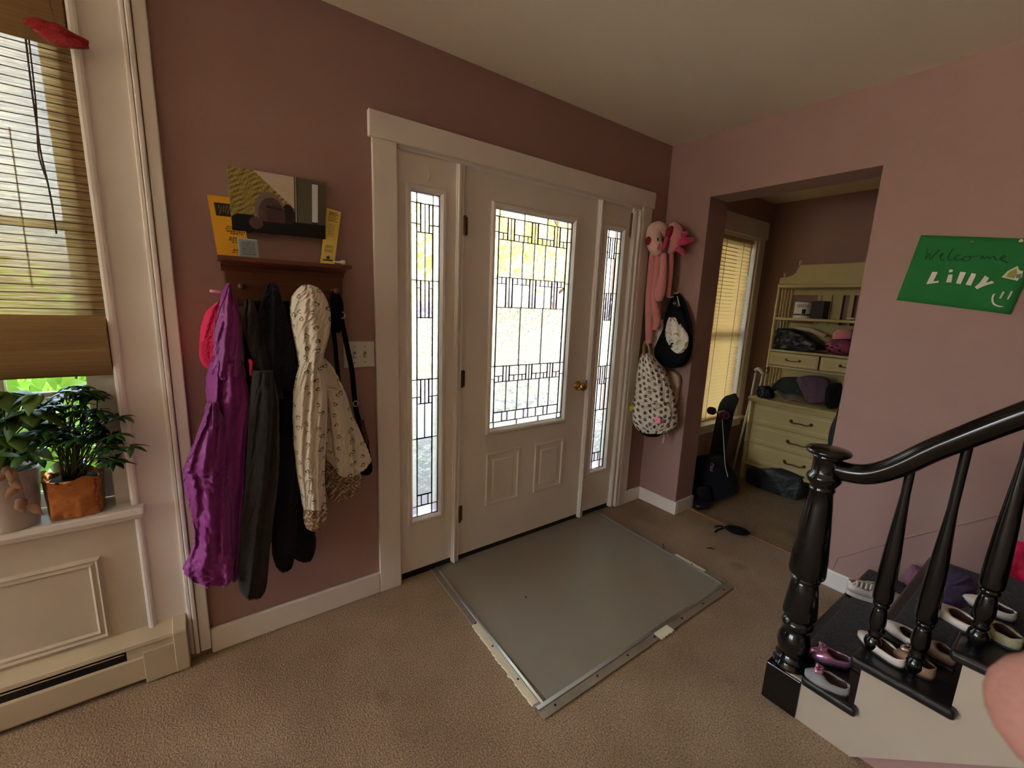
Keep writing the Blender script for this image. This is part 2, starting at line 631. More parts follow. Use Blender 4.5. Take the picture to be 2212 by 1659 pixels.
# ================================================================ LEADED GLASS, SIDELIGHTS, FRONT DOOR
glass_mat('glass_clear', (246, 250, 250))
glass_mat('glass_ripple', (176, 180, 176), rough_part=.92, bump=(30, 1.0))
glass_mat('glass_grain', (196, 198, 192), rough_part=.75, bump=(80, .8))
glass_mat('glass_bevel', (196, 190, 204), rough_part=.45, bump=(30, .4))
glass_mat('glass_orange', (240, 140, 100), rough_part=.4, bump=(30, .3))
M('came_zinc', (84, 74, 74), 0.4, metal=0.7)

YG = 0.024                                    # glass plane
def pane_mesh(mat):
    """unit pane lying in x-z with a bevelled face (scaled per pane, shared mesh)"""
    g = G()
    b = .10
    g.add([(0, 0, 0), (1, 0, 0), (1, 0, 1), (0, 0, 1), (b, -.5, b), (1 - b, -.5, b), (1 - b, -.5, 1 - b), (b, -.5, 1 - b)],
          [(0, 1, 5, 4), (1, 2, 6, 5), (2, 3, 7, 6), (3, 0, 4, 7), (4, 5, 6, 7)])
    return g.mesh('pane', mat)
PANE = {k: pane_mesh(k) for k in ('glass_clear', 'glass_ripple', 'glass_grain', 'glass_bevel', 'glass_orange')}

def leaded(parent, x0, x1, z0, z1, cells):
    """cells: (u0, u1, v0, v1, kind), u from the left, v from the TOP, both 0..1: one pane object each and one came network"""
    W, H = x1 - x0, z1 - z0
    came = G()
    t = .0019
    edges = set()
    for (u0, u1, v0, v1, kind) in cells:
        a, b = x0 + u0 * W, x0 + u1 * W
        c, d = z1 - v1 * H, z1 - v0 * H
        o = bpy.data.objects.new('pane', PANE[kind])
        COL.objects.link(o)
        o.parent = parent
        pl = parent.location
        o.location = (a + .0006 - pl[0], YG - pl[1], c + .0006 - pl[2])
        o.scale = (b - a - .0012, .004, d - c - .0012)
        for e in ((a, c, b, c), (a, d, b, d), (a, c, a, d), (b, c, b, d)):
            edges.add(tuple(round(q, 4) for q in e))
    for (a, c, b, d) in edges:
        came.box(min(a, b) - t, max(a, b) + t, YG - .005, YG + .004, min(c, d) - t, max(c, d) + t)
    came.build('lead_came', 'came_zinc', parent)

def row(u0, u1, v0, v1, n, kind):
    e = np.linspace(u0, u1, n + 1)
    return [(e[i], e[i + 1], v0, v1, kind) for i in range(n)]

def door_cells():
    C = []
    L, R_ = .055, .945
    # border
    xs = [0, .06, .36, .66, .94, 1]
    for i in range(5):
        C.append((xs[i], xs[i + 1], 0, .03, 'glass_clear' if i % 2 else 'glass_grain'))
        C.append((xs[i], xs[i + 1], .972, 1, 'glass_grain' if i % 2 else 'glass_clear'))
    for a, b in ((.03, .095), (.095, .297), (.297, .70), (.70, .76), (.76, .972)):
        C.append((0, L, a, b, 'glass_grain'))
        C.append((R_, 1, a, b, 'glass_grain'))
    # top band: tall bevels and small squares
    def band(v0, v1, small_low, kinds):
        xs = [L, .16, .20, .24, .36, .46, .50, .54, .66, .76, .80, .84, R_]
        vm = v1 - .028 if small_low else v0 + .028
        for i in range(12):
            a, b = xs[i], xs[i + 1]
            if i in (1, 2, 5, 6, 9, 10):
                C.append((a, b, v0, v1, 'glass_bevel'))
            else:
                t0, t1 = (v0, vm) if small_low else (vm, v1)
                C.append((a, b, t0, t1, kinds[i % len(kinds)]))
                s0, s1 = (vm, v1) if small_low else (v0, vm)
                C.extend(row(a, b, s0, s1, 2, 'glass_bevel'))
    band(.03, .125, True, ['glass_ripple', 'glass_grain'])
    C.extend(row(L, R_, .125, .29, 6, 'glass_ripple'))
    band(.29, .425, False, ['glass_grain', 'glass_clear'])
    C.extend(row(L, R_, .425, .70, 3, 'glass_ripple'))
    band(.70, .775, True, ['glass_grain', 'glass_ripple'])
    C.extend(row(L, R_, .775, .925, 6, 'glass_ripple'))
    xs = [L, .16, .23, .34, .45, .51, .62, .73, .79, R_]
    for i in range(9):
        C.append((xs[i], xs[i + 1], .925, .972, 'glass_bevel' if i in (1, 4, 7) else 'glass_grain'))
    return C

def side_cells():
    C = []
    A, B = .21, .78
    def border(v0, v1):
        C.append((0, A, v0, v1, 'glass_grain'))
        C.append((B, 1, v0, v1, 'glass_grain'))
    C += [(0, A, 0, .028, 'glass_bevel'), (A, B, 0, .028, 'glass_clear'), (B, 1, 0, .028, 'glass_bevel')]
    border(.028, .085); border(.085, .245); border(.245, .545); border(.545, .60); border(.60, .735); border(.735, .965)
    def tri(v0, v1, low):
        vm = v1 - .022 if low else v0 + .022
        C.extend([(.35, .5, v0, v1, 'glass_bevel'), (.5, .65, v0, v1, 'glass_bevel')])
        for a, b in ((A, .35), (.65, B)):
            t = (v0, vm, vm, v1)
            C.append((a, b, t[0], t[1], 'glass_bevel'))
            C.append((a, b, t[2], t[3], 'glass_bevel'))
    tri(.028, .108, True)
    C.extend(row(A, B, .108, .245, 2, 'glass_clear'))
    tri(.245, .355, False)
    C.append((A, B, .355, .545, 'glass_ripple'))
    tri(.545, .622, True)
    C.extend(row(A, B, .622, .735, 2, 'glass_clear'))
    C.append((A, B, .735, .928, 'glass_ripple'))
    C += [(A, .37, .928, .965, 'glass_grain'), (.37, .63, .928, .965, 'glass_bevel'), (.63, B, .928, .965, 'glass_grain')]
    C += [(0, A, .965, 1, 'glass_bevel'), (A, B, .965, 1, 'glass_clear'), (B, 1, .965, 1, 'glass_bevel')]
    return C

def leaf_slab(g, x0, x1, z0, z1, gx0, gx1, gz0, gz1, y0=.010, y1=.052):
    g.box(x0, gx0, y0, y1, z0, z1)
    g.box(gx1, x1, y0, y1, z0, z1)
    g.box(gx0, gx1, y0, y1, z0, gz0)
    g.box(gx0, gx1, y0, y1, gz1, z1)

def lite_frame(parent, x0, x1, z0, z1):
    """raised moulded frame around the glass"""
    g = G()
    w = .030
    prof = [(-w, .010), (-w, .004), (-.022, -.004), (-.010, -.004), (0, .012), (0, .024)]
    for (xa, za, xb, zb, dx, dz) in ((x0, z0, x1, z0, 0, 1), (x0, z1, x1, z1, 0, -1), (x0, z0, x0, z1, 1, 0), (x1, z0, x1, z1, -1, 0)):
        vs = []
        for s, y in prof:
            if dz:
                vs += [(xa + s, y, za + dz * s), (xb - s, y, za + dz * s)]
            else:
                vs += [(xa + dx * s, y, za + s), (xa + dx * s, y, zb - s)]
        n = len(prof)
        g.add(vs, [(2 * i, 2 * i + 1, 2 * i + 3, 2 * i + 2) for i in range(n - 1)])
    return g.build('glazing_frame', 'door_white', parent, fix=True)

def raised_panel(parent, x0, x1, z0, z1):
    """embossed panel: groove, slope and raised field"""
    g = G()
    rings = [(0, .010), (.006, .003), (.014, .003), (.020, .013), (.034, .015), (.052, .006), (.056, .006)]
    vs = []
    for s, y in rings:
        vs += [(x0 + s, y, z0 + s), (x1 - s, y, z0 + s), (x1 - s, y, z1 - s), (x0 + s, y, z1 - s)]
    fs = []
    for i in range(len(rings) - 1):
        for j in range(4):
            fs.append((i * 4 + j, i * 4 + (j + 1) % 4, (i + 1) * 4 + (j + 1) % 4, (i + 1) * 4 + j))
    k = (len(rings) - 1) * 4
    fs.append((k, k + 1, k + 2, k + 3))
    g.add(vs, fs)
    return g.build('raised_panel', 'door_white', parent, fix=True)

door = thing('door_1', 'white front door with a tall leaded glass light and brass knob', None, (0.457, .03, .03), kind='structure')
GX0, GX1, GZ0, GZ1 = .184, .721, .740, 1.902
g = G()
leaf_slab(g, 0.001, .913, .036, 2.058, GX0, GX1, GZ0, GZ1)
g.v = [(x, y, z) for x, y, z in g.v]
slab = g.build('slab', 'door_white', door)
lite_frame(door, GX0, GX1, GZ0, GZ1)
raised_panel(door, .166, .403, .284, .603)
raised_panel(door, .516, .751, .285, .602)
leaded(door, GX0, GX1, GZ0, GZ1, door_cells())
for z in (1.79, 1.04, .29):
    g = G()
    g.tube([(-.006, -.008, z - .045), (-.006, -.008, z + .045)], .0075, 10)
    g.box(-.004, .014, -.002, .010, z - .042, z + .042)
    g.build('hinge', 'hinge_bronze', door, bevel=.001)
kx, kz = .842, .936
kn = G().lathe([(.030, 0), (.031, .004), (.022, .010), (.013, .013), (.012, .030), (.020, .036), (.027, .046), (.028, .055), (.022, .064), (.008, .069), (.0, .07)], (kx, .010, kz), 24, 'y').build('door_knob', 'brass', door, smooth=True, label='round polished brass door knob')
G().lathe([(.006, 0), (.006, .002), (.001, .0022)], (kx, -.058, kz), 12, 'y').build('keyhole', 'dark_gap', kn, smooth=True)
# brass strike edge by the knob
G().box(.911, .917, -.002, .012, kz - .03, kz + .03).build('latch_plate', 'brass', door)

for i, (x0, x1, a, b, lab) in enumerate(((-.336, -.046, -.269, -.127, 'white sidelight with leaded glass on the hinge side of the front door'),
                                         (.958, 1.228, 1.010, 1.150, 'white sidelight with leaded glass on the knob side of the front door'))):
    s = thing('window_%d' % (i + 3), lab, None, ((x0 + x1) / 2, .03, .04), kind='structure')
    g = G()
    leaf_slab(g, x0, x1, .040, 2.062, a, b, .330, 1.906)
    g.build('panel', 'door_white', s)
    lite_frame(s, a, b, .330, 1.906)
    leaded(s, a, b, .330, 1.906, side_cells())
# small wire latch hooked on the right jamb, near its top
lt = G()
lt.tube(crom([(1.19, -.012, 1.88), (1.19, -.016, 2.0), (1.195, -.016, 2.02), (1.202, -.016, 2.0), (1.202, -.012, 1.87)], 16), .003, 8)
tag(lt.build('wire_latch', 'hinge_bronze', smooth=True), 'thin bronze wire latch high on the right sidelight panel', 'latch')
# pale half-moon scuff sticker above the left sidelight
g = G()
pts = [(math.cos(t), math.sin(t)) for t in np.linspace(-1.2, 1.4, 14)]
g.tube([(-.205 + .022 * c, .008, 1.985 + .03 * s_) for c, s_ in pts], .004, 8)
tag(g.build('adhesive_hook', 'white_plastic', smooth=True), 'small curved white adhesive hook above the left sidelight glass', 'hook')

# ================================================================ ENTRY MAT AND ITS METAL STRIPS
g = G()
g.box(-.150, 1.100, -.945, .018, 0, .004)
tag(g.build('entry_mat', 'mat_vinyl', bevel=.001), 'grey vinyl entry mat inset in the carpet before the front door', 'mat')
M('paint_cream', (238, 230, 200), .5, bump=(60, .1))
M('strip_worn', (172, 160, 148), .42, metal=.55, var=(6, (140, 126, 112), .25), bump=(50, .08))
def strip(name, p0, p1, w, lab, screws, worn):
    """metal edge strip from p0 to p1 (floor points), bright nose on the mat side and a flat flange"""
    p0, p1 = np.array(p0), np.array(p1)
    d = (p1 - p0) / np.linalg.norm(p1 - p0)
    nrm = np.array([-d[1], d[0]])                 # towards the mat
    t = thing(name, lab, 'metal strip', (p0[0], p0[1], .0), 'metal strips around the entry mat')
    def pr(a, b, z0, z1, nm, mt, s0=0., s1=1., jag=0.):
        L = np.linalg.norm(p1 - p0)
        n = 2 if not jag else 40
        top, bot = [], []
        for i in range(n):
            s = s0 + (s1 - s0) * i / (n - 1)
            q = p0 + (p1 - p0) * s
            aa = a - (abs(rng.normal()) * jag if jag else 0)
            top.append((q + nrm * aa, q + nrm * b))
        vs = []
        for (u, v) in top:
            vs += [(u[0], u[1], z0), (v[0], v[1], z0), (v[0], v[1], z1), (u[0], u[1], z1)]
        fs = []
        for i in range(n - 1):
            for j in range(4):
                fs.append((i * 4 + j, i * 4 + (j + 1) % 4, (i + 1) * 4 + (j + 1) % 4, (i + 1) * 4 + j))
        fs += [(3, 2, 1, 0), tuple(range((n - 1) * 4, n * 4))]
        return G().add(vs, fs).build(nm, mt, t, fix=True, bevel=.0012)
    pr(-w / 2, w * .22, .001, .0075, 'flange', 'strip_worn')
    pr(w * .18, w / 2, .001, .0105, 'nose', 'aluminium')
    if worn:
        pr(-w / 2 - .002, w * .17, .002, .0085, 'torn_backing', 'paint_cream', worn[0], worn[1], .004)
    for s in screws:
        q = p0 + (p1 - p0) * s - nrm * w * .12
        G().lathe([(.0045, 0), (.0045, .0016), (.003, .002), (.0, .002)], (q[0], q[1], .0078), 10).build('screw', 'dark_gap', t, smooth=True)
    return t


strip('metal_strip', (-.148, .012), (-.188, -.935), .040, 'metal strip with torn cream edge nearest the coats', (.5, .66, .86), (.50, .985))
strip('metal_strip', (-.205, -.958), (1.098, -.955), .052, 'metal strip along the room side of the mat', (.05, .22, .36, .5, .66, .8, .95), (.51, .585))
strip('metal_strip', (1.090, -.93), (1.108, .012), .036, 'metal strip on the alcove side of the mat', (.2, .4), (.12, .32))

# ================================================================ FRONT WINDOW WITH ITS CASING, SHADE, HEATER
M('apron_shaded', (212, 198, 178), .42, bump=(40, .04), var=(4, (198, 183, 160), .3))  # trim white darkened: shade low on the wall is put into this colour
BX0, BX1 = -1.318, -1.293                      # inner bead
g = G()
g.box(BX1, -1.200, -.012, 0, .03, ZC)
struct(g, 'trim_10', 'trim_white', label='flat white casing board beside the woven window shade')
g = G()
for x0, x1, y in ((-1.200, -1.188, -.022), (-1.186, -1.172, -.030), (-1.170, -1.135, -.024)):
    g.box(x0, x1, y, 0, .03, ZC)
struct(g, 'trim_11', 'trim_white', label='stepped white outer moulding of the front window', bevel=.004)
g = G()
g.box(BX0, BX1, -.024, .10, .685, 2.44)
g.box(BX0 + .004, BX1 + .002, -.022, 0, .19, .640)
struct(g, 'trim_12', 'trim_white', label='rounded white inner bead of the front window', bevel=.008)
struct(G().box(-2.3, -1.315, -.012, .0, .2, .655), 'wall_apron', 'apron_shaded')
g = G()                                        # picture-frame moulding on the apron panel
def frame_mould(g, x0, x1, z0, z1, y, w):
    rings = [(0, y), (w * .3, y - .010), (w * .5, y - .003), (w * .8, y - .008), (w, y)]
    vs = []
    for s, yy in rings:
        vs += [(x0 + s, yy, z0 + s), (x1 - s, yy, z0 + s), (x1 - s, yy, z1 - s), (x0 + s, yy, z1 - s)]
    fs = [(i * 4 + j, i * 4 + (j + 1) % 4, (i + 1) * 4 + (j + 1) % 4, (i + 1) * 4 + j) for i in range(len(rings) - 1) for j in range(4)]
    g.add(vs, fs)
frame_mould(g, -2.15, -1.412, .212, .525, -.012, .034)
struct(g, 'trim_13', 'apron_shaded', label='moulded frame of the white panel under the front window', fix=True)
g = G()
g.box(-2.32, -1.282, -.055, .115, .660, .686)
g.box(-2.30, -1.287, -.028, 0, .636, .660)
struct(g, 'trim_14', 'trim_white', label='deep white window sill carrying the potted plants', bevel=.006)

w1 = thing('window_1', 'white front window behind the woven shade and the plants', None, (-1.78, .13, .69), kind='structure')
FY0, FY1 = .118, .150
g = G()
g.box(-1.405, -1.360, FY0 - .01, FY1, .686, 2.36)
g.box(-2.20, -2.155, FY0 - .01, FY1, .686, 2.36)
g.box(-2.155, -1.405, FY0 - .01, FY1, .686, .735)
g.box(-2.155, -1.405, FY0 - .01, FY1, 2.31, 2.36)
g.build('sash', 'trim_white', w1, bevel=.004)
g = G()
g.box(-1.360, BX0, .02, .17, .686, 2.36)
g.box(-2.24, -2.20, .02, .17, .686, 2.36)
g.box(-2.24, BX0, .02, .17, 2.34, 2.36)
g.build('jamb', 'trim_white', w1)
for z in (1.066, 1.62):
    G().box(-2.155, -1.405, FY0, FY1 - .006, z - .014, z + .014).build('muntin', 'trim_white', w1, bevel=.003)
for x in (-1.607, -1.85):
    G().box(x - .012, x + .012, FY0, FY1 - .006, .735, 2.31).build('muntin', 'trim_white', w1, bevel=.003)
xs = [-2.155, -1.862, -1.838, -1.619, -1.595, -1.405]
zs = [.735, 1.052, 1.08, 1.606, 1.634, 2.31]
for i in (0, 2, 4):
    for j in (0, 2, 4):
        G().box(xs[i], xs[i + 1], .134, .137, zs[j], zs[j + 1]).build('pane', 'glass_clear', w1)

# ---- woven roman shade
def woven_mat():
    m = bpy.data.materials.new('woven_grass')
    m.use_nodes = True
    nt = m.node_tree
    nt.nodes.clear()
    N = nt.nodes.new
    out = N('ShaderNodeOutputMaterial')
    tc = N('ShaderNodeTexCoord')
    mp = N('ShaderNodeMapping')
    mp.inputs['Scale'].default_value = (9, 9, 260)
    n1 = N('ShaderNodeTexNoise')
    n1.inputs['Scale'].default_value = 1.0
    n1.inputs['Detail'].default_value = 3
    mp2 = N('ShaderNodeMapping')
    mp2.inputs['Scale'].default_value = (90, 1, 900)
    n2 = N('ShaderNodeTexNoise')
    n2.inputs['Scale'].default_value = 1.0
    geo = N('ShaderNodeNewGeometry')
    nt.links.new(geo.outputs['Position'], mp.inputs['Vector'])
    nt.links.new(mp.outputs[0], n1.inputs['Vector'])
    nt.links.new(geo.outputs['Position'], mp2.inputs['Vector'])
    nt.links.new(mp2.outputs[0], n2.inputs['Vector'])
    r = N('ShaderNodeValToRGB')
    r.color_ramp.elements[0].color = lin((150, 116, 70))
    r.color_ramp.elements[1].color = lin((214, 186, 138))
    r.color_ramp.elements[0].position = .35
    r.color_ramp.elements[1].position = .65
    nt.links.new(n1.outputs['Fac'], r.inputs['Fac'])
    d = N('ShaderNodeBsdfDiffuse')
    nt.links.new(r.outputs[0], d.inputs['Color'])
    t = N('ShaderNodeBsdfTranslucent')
    nt.links.new(r.outputs[0], t.inputs['Color'])
    m1 = N('ShaderNodeMixShader')
    m1.inputs['Fac'].default_value = .5
    nt.links.new(d.outputs[0], m1.inputs[1])
    nt.links.new(t.outputs[0], m1.inputs[2])
    tr = N('ShaderNodeBsdfTransparent')
    r2 = N('ShaderNodeValToRGB')
    r2.color_ramp.elements[0].position = .38
    r2.color_ramp.elements[1].position = .66
    r2.color_ramp.elements[0].color = (.01, .01, .01, 1)
    r2.color_ramp.elements[1].color = (.05, .05, .055, 1)
    nt.links.new(n2.outputs['Fac'], r2.inputs['Fac'])
    m2 = N('ShaderNodeMixShader')
    nt.links.new(r2.outputs[0], m2.inputs['Fac'])
    nt.links.new(m1.outputs[0], m2.inputs[1])
    nt.links.new(tr.outputs[0], m2.inputs[2])
    nt.links.new(m2.outputs[0], out.inputs['Surface'])
    MATS['woven_grass'] = m
woven_mat()
M('woven_fold', (176, 142, 96), .9, spec=.15, bump=(30, .5, (1, 1, 40)), var=(3, (140, 108, 68), .3, (1, 1, 60)), trans=.10)
M('shade_cord', (88, 66, 60), .8)
sh = thing('roman_shade', 'tan woven roman shade hanging in the front window', 'window shade', (-1.77, .0, 1.15))
SX0, SX1 = -2.235, -1.3205
nb = 33
zs = np.linspace(1.335, 2.115, nb + 1)
hb = zs[1] - zs[0]
bm_ = G().sheet([[(0, .0, -hb / 2 + .0012), (1, .0, -hb / 2 + .0012)], [(0, .0025, 0), (1, .0025, 0)], [(0, 0, hb / 2 - .0012), (1, 0, hb / 2 - .0012)]]).mesh('reed_band', 'woven_grass')
th_ = G().tube([(0, 0, 0), (1, 0, 0)], .0014, 6).mesh('thread', 'shade_cord')
for i in range(nb):
    o = bpy.data.objects.new('reed_band', bm_)
    COL.objects.link(o)
    o.parent = sh
    o.location = (SX0 + 1.77, .004, (zs[i] + zs[i + 1]) / 2 - 1.15)
    o.scale = (SX1 - SX0, 1, 1)
    o = bpy.data.objects.new('thread', th_)
    COL.objects.link(o)
    o.parent = sh
    o.location = (SX0 + 1.77, .004, zs[i] - 1.15)
    o.scale = (SX1 - SX0, 1, 1)
# top valance and the gathered bottom folds
g = G()
prof = [(-.012, 2.095), (-.020, 2.11), (-.022, 2.2), (-.020, 2.36), (.0, 2.36), (.0, 2.11)]
g.prism(prof, 'x', SX0, SX1)
g.build('valance', 'woven_fold', sh, bevel=.003)
g = G()
prof = [(.004, 1.340), (-.012, 1.336), (-.030, 1.315), (-.036, 1.275), (-.030, 1.245), (-.034, 1.225), (-.030, 1.19), (-.016, 1.158), (-.008, 1.150), (.006, 1.150), (.012, 1.20), (.012, 1.32)]
g.prism(crom(prof, 34).tolist(), 'x', SX0, SX1 + .002)
g.build('bottom_fold', 'woven_fold', sh, smooth=False, auto=True)
g = G()
pts = [at(55, 80, 'y', -.008), at(68, 190, 'y', -.008), at(80, 275, 'y', -.008), at(88, 330, 'y', -.008), at(103, 395, 'y', -.010), at(112, 440, 'y', -.010), at(122, 505, 'y', -.008)]
g.tube(crom(pts, 24), .0022, 6)
g.build('pull_cord', 'shade_cord', sh, smooth=True)
g = G()
pts = [at(62, 80, 'y', -.008), at(78, 230, 'y', -.008), at(83, 330, 'y', -.008), at(101, 390, 'y', -.010)]
g.tube(crom(pts, 20), .0018, 6)
g.build('pull_cord', 'shade_cord', sh, smooth=True)
pts = [at(20, 275, 'y', .009), at(45, 450, 'y', .009), at(70, 620, 'y', .009)]
G().tube(crom(pts, 12), .0016, 6).build('lift_cord', 'shade_cord', sh, smooth=True)

# ---- red sequined lips hanging on a thread before the shade
M('red_sequin', (190, 14, 22), .22, metal=.35, bump=(420, .8), coat=.3)
c0 = (at(50, 50, 'y', -.055) + at(192, 97, 'y', -.055)) / 2
lp = thing('lips_ornament', 'shiny red sequined lips ornament hanging before the woven shade', 'ornament', tuple(c0))
a0, a1 = at(52, 50, 'y', -.055), at(192, 96, 'y', -.055)
ax = (a1 - a0) / np.linalg.norm(a1 - a0)
upv = np.cross(np.array([0, -1.0, 0]), ax)
upv = upv / np.linalg.norm(upv)
if upv[2] < 0: upv = -upv
L = np.linalg.norm(a1 - a0)
for nm, off, hs_ in (('upper_lip', .0045, (.007, .015, .020, .017, .021, .017, .011, .009, .006)), ('lower_lip', -.006, (.003, .011, .018, .022, .022, .020, .016, .012, .006))):
    pts = [a0 + ax * L * s + upv * (off + .004 * math.sin(PI * s) * (1 if off > 0 else -1)) for s in np.linspace(.0 if off > 0 else .10, 1, 9)]
    G().tube(crom(pts, 26), crom([[h] for h in hs_], 26)[:, 0], 14, up=(0, -1, 0), flat=.85).build(nm, 'red_sequin', lp, smooth=True)
tp = (a0 + a1) / 2 + upv * .012
G().tube([tp, (tp[0] - .01, -.035, 2.19), (tp[0] - .012, -.022, 2.23)], .0008, 6).build('hanging_thread', 'shade_cord', lp)

# ---- baseboard heater
ht = thing('baseboard_heater', 'long cream baseboard heater below the front window', 'heater', (-1.8, -.03, 0))
M('heater_paint', (206, 190, 160), .42, bump=(60, .04), var=(4, (190, 174, 144), .3))  # cream darkened like the apron, carrying the shade low on the wall
HX0, HX1 = -2.7, -1.222
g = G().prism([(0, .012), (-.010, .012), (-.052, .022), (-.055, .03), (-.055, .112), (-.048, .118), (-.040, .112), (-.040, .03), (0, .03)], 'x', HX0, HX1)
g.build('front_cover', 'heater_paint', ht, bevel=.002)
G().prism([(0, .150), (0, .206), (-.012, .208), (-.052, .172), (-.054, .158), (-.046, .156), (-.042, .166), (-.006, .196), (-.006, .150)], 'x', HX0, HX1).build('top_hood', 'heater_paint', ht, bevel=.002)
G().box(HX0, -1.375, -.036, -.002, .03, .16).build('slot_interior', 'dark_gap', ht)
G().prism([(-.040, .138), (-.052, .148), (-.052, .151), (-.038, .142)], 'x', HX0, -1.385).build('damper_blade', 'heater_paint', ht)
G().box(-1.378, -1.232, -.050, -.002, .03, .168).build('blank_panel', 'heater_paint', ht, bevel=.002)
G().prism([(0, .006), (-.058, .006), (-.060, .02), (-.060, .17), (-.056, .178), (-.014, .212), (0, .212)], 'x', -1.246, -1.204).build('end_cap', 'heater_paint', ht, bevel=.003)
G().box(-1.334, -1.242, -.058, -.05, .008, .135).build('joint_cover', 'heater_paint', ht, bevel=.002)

# ================================================================ POTTED PLANTS ON THE SILL
M('leaf_dark', (44, 84, 36), .35, var=(30, (66, 112, 46), .3), trans=.30, spec=.4)
M('leaf_pale', (96, 140, 66), .5, var=(20, (130, 160, 80), .3), trans=.35)
M('leaf_dry', (150, 96, 70), .7, var=(20, (190, 150, 110), .3), trans=.2)
M('stem_green', (86, 92, 48), .6)
M('soil', (48, 34, 26), .95, bump=(120, 1.0))
M('copper_foil', (216, 142, 84), .22, metal=.9, bump=(26, .7), var=(20, (170, 104, 58), .3))
M('ceramic_grey', (206, 196, 184), .35, var=(10, (186, 172, 160), .3))
def leaf(g, base, d, length, width, droop, nrm=(0, 0, 1)):
    """pointed oval leaf as a small curved sheet"""
    d = np.array(d, float); d /= np.linalg.norm(d)
    s = np.cross(d, nrm)
    if np.linalg.norm(s) < 1e-3: s = np.cross(d, (1, 0, 0))
    s /= np.linalg.norm(s)
    n = np.cross(s, d)
    P = []
    for t in np.linspace(0, 1, 6):
        w = width * math.sin(PI * t ** .8) * .5 + .0005
        c = np.array(base) + d * length * t - np.array([0, 0, droop * length * t * t])
        P.append([c - s * w + n * .25 * w, c, c + s * w + n * .25 * w])
    g.sheet(P)
def clip_in(p):                                # keep leaves out of the glass
    p = np.array(p, float)
    p[1] = min(p[1], .098)
    return p
# schefflera in a copper foil wrapped pot
pb = (-1.452, .015, .686)
pl = thing('potted_schefflera', 'dark green umbrella plant in a copper foil pot on the window sill', 'potted plant', pb)
g = G()
prof = [(.060, 0), (.064, .004), (.066, .07), (.070, .128), (.073, .132), (.067, .130), (.062, .118), (.0, .118)]
def squarish(g, prof, c, n=40):
    vs = []
    for k, (r, h) in enumerate(prof):
        for j in range(n):
            t = 2 * PI * j / n
            q = (abs(math.cos(t)) ** 4 + abs(math.sin(t)) ** 4) ** (-.25)
            w = 1 + .03 * math.sin(7 * t + h * 40) + .02 * math.sin(13 * t)
            hh = h + (.010 * math.sin(5 * t + 1) if k in (3, 4) else 0)
            vs.append((c[0] + r * q * w * math.cos(t), c[1] + r * q * w * math.sin(t) * .85, c[2] + hh))
    m = len(prof)
    fs = [(i * n + j, i * n + (j + 1) % n, (i + 1) * n + (j + 1) % n, (i + 1) * n + j) for i in range(m - 1) for j in range(n)]
    fs += [tuple(range(n))[::-1], tuple(range((m - 1) * n, m * n))]
    g.add(vs, fs)
squarish(g, prof, pb)
g.build('foil_pot', 'copper_foil', pl, auto=True)
squarish(G(), [(.06, .1)], pb)
G().lathe([(.060, 0), (.056, .006), (.0, .008)], (pb[0], pb[1], pb[2] + .116), 20).build('soil', 'soil', pl, smooth=True)
r2 = np.random.default_rng(3)
tips = []
for i in range(80):
    u = r2.uniform(90, 272); v = r2.uniform(830, 1000)
    if v < 860 and not (100 < u < 215): continue
    if u > 225 and v < 885: continue
    if v > 960 and 95 < u < 215: continue
    y = r2.uniform(-.10, .085)
    tips.append(at(u, v, 'y', y))
tips += [at(140, 850, 'y', -.02), at(285, 965, 'y', -.10), at(262, 900, 'y', -.06), at(250, 940, 'y', -.09), at(105, 885, 'y', -.02), at(215, 900, 'y', -.05)]
stems = G(); leaves = G()
for tp in tips:
    tp = clip_in(tp)
    b0 = np.array(pb) + [r2.uniform(-.025, .025), r2.uniform(-.02, .02), .12]
    mid = (b0 + tp) / 2 + [r2.uniform(-.02, .02), r2.uniform(-.015, .015), .04]
    stems.tube(crom([b0, mid, tp], 8), .0016, 5)
    n = r2.integers(6, 9)
    a0_ = r2.uniform(0, 6.28)
    for k in range(n):
        a = a0_ + 2 * PI * k / n
        d = np.array([math.cos(a), math.sin(a) * .8, r2.uniform(-.25, .15)])
        ln = r2.uniform(.034, .055)
        if tp[1] + d[1] * ln > .105: d[1] *= -.3
        leaf(leaves, tp, d, ln, .017, r2.uniform(.1, .45))
stems.build('stems', 'stem_green', pl, smooth=True)
tag(leaves.build('leaves', 'leaf_dark', pl, smooth=True, solid=.0005), kind='stuff')
# begonia in a pale grey pot at the picture's edge
pb = (-1.600, .000, .686)
pl = thing('potted_begonia', 'pale green begonia with drying leaves in a grey white pot on the sill', 'potted plant', pb)
G().lathe([(.058, 0), (.062, .004), (.078, .165), (.082, .172), (.082, .186), (.076, .188), (.072, .172), (.0, .170)], pb, 32).build('pot', 'ceramic_grey', pl, auto=True)
G().lathe([(.071, 0), (.05, .006), (.0, .008)], (pb[0], pb[1], pb[2] + .170), 20).build('soil', 'soil', pl, smooth=True)
stems = G(); leaves = G()
for i in range(34):
    tp = clip_in(at(r2.uniform(-60, 85), r2.uniform(845, 985), 'y', r2.uniform(-.09, .08)))
    b0 = np.array(pb) + [r2.uniform(-.03, .03), r2.uniform(-.03, .03), .175]
    stems.tube(crom([b0, (b0 + tp) / 2 + [0, 0, .03], tp], 8), .002, 5)
    for k in range(3):
        a = r2.uniform(0, 6.28)
        d = (math.cos(a), -abs(math.sin(a)) * .7, r2.uniform(-.5, .1))
        leaf(leaves, tp, d, r2.uniform(.05, .085), r2.uniform(.035, .055), r2.uniform(.2, .6))
stems.build('stems', 'stem_green', pl, smooth=True)
tag(leaves.build('leaves', 'leaf_pale', pl, smooth=True, solid=.0006), kind='stuff')
g = G()
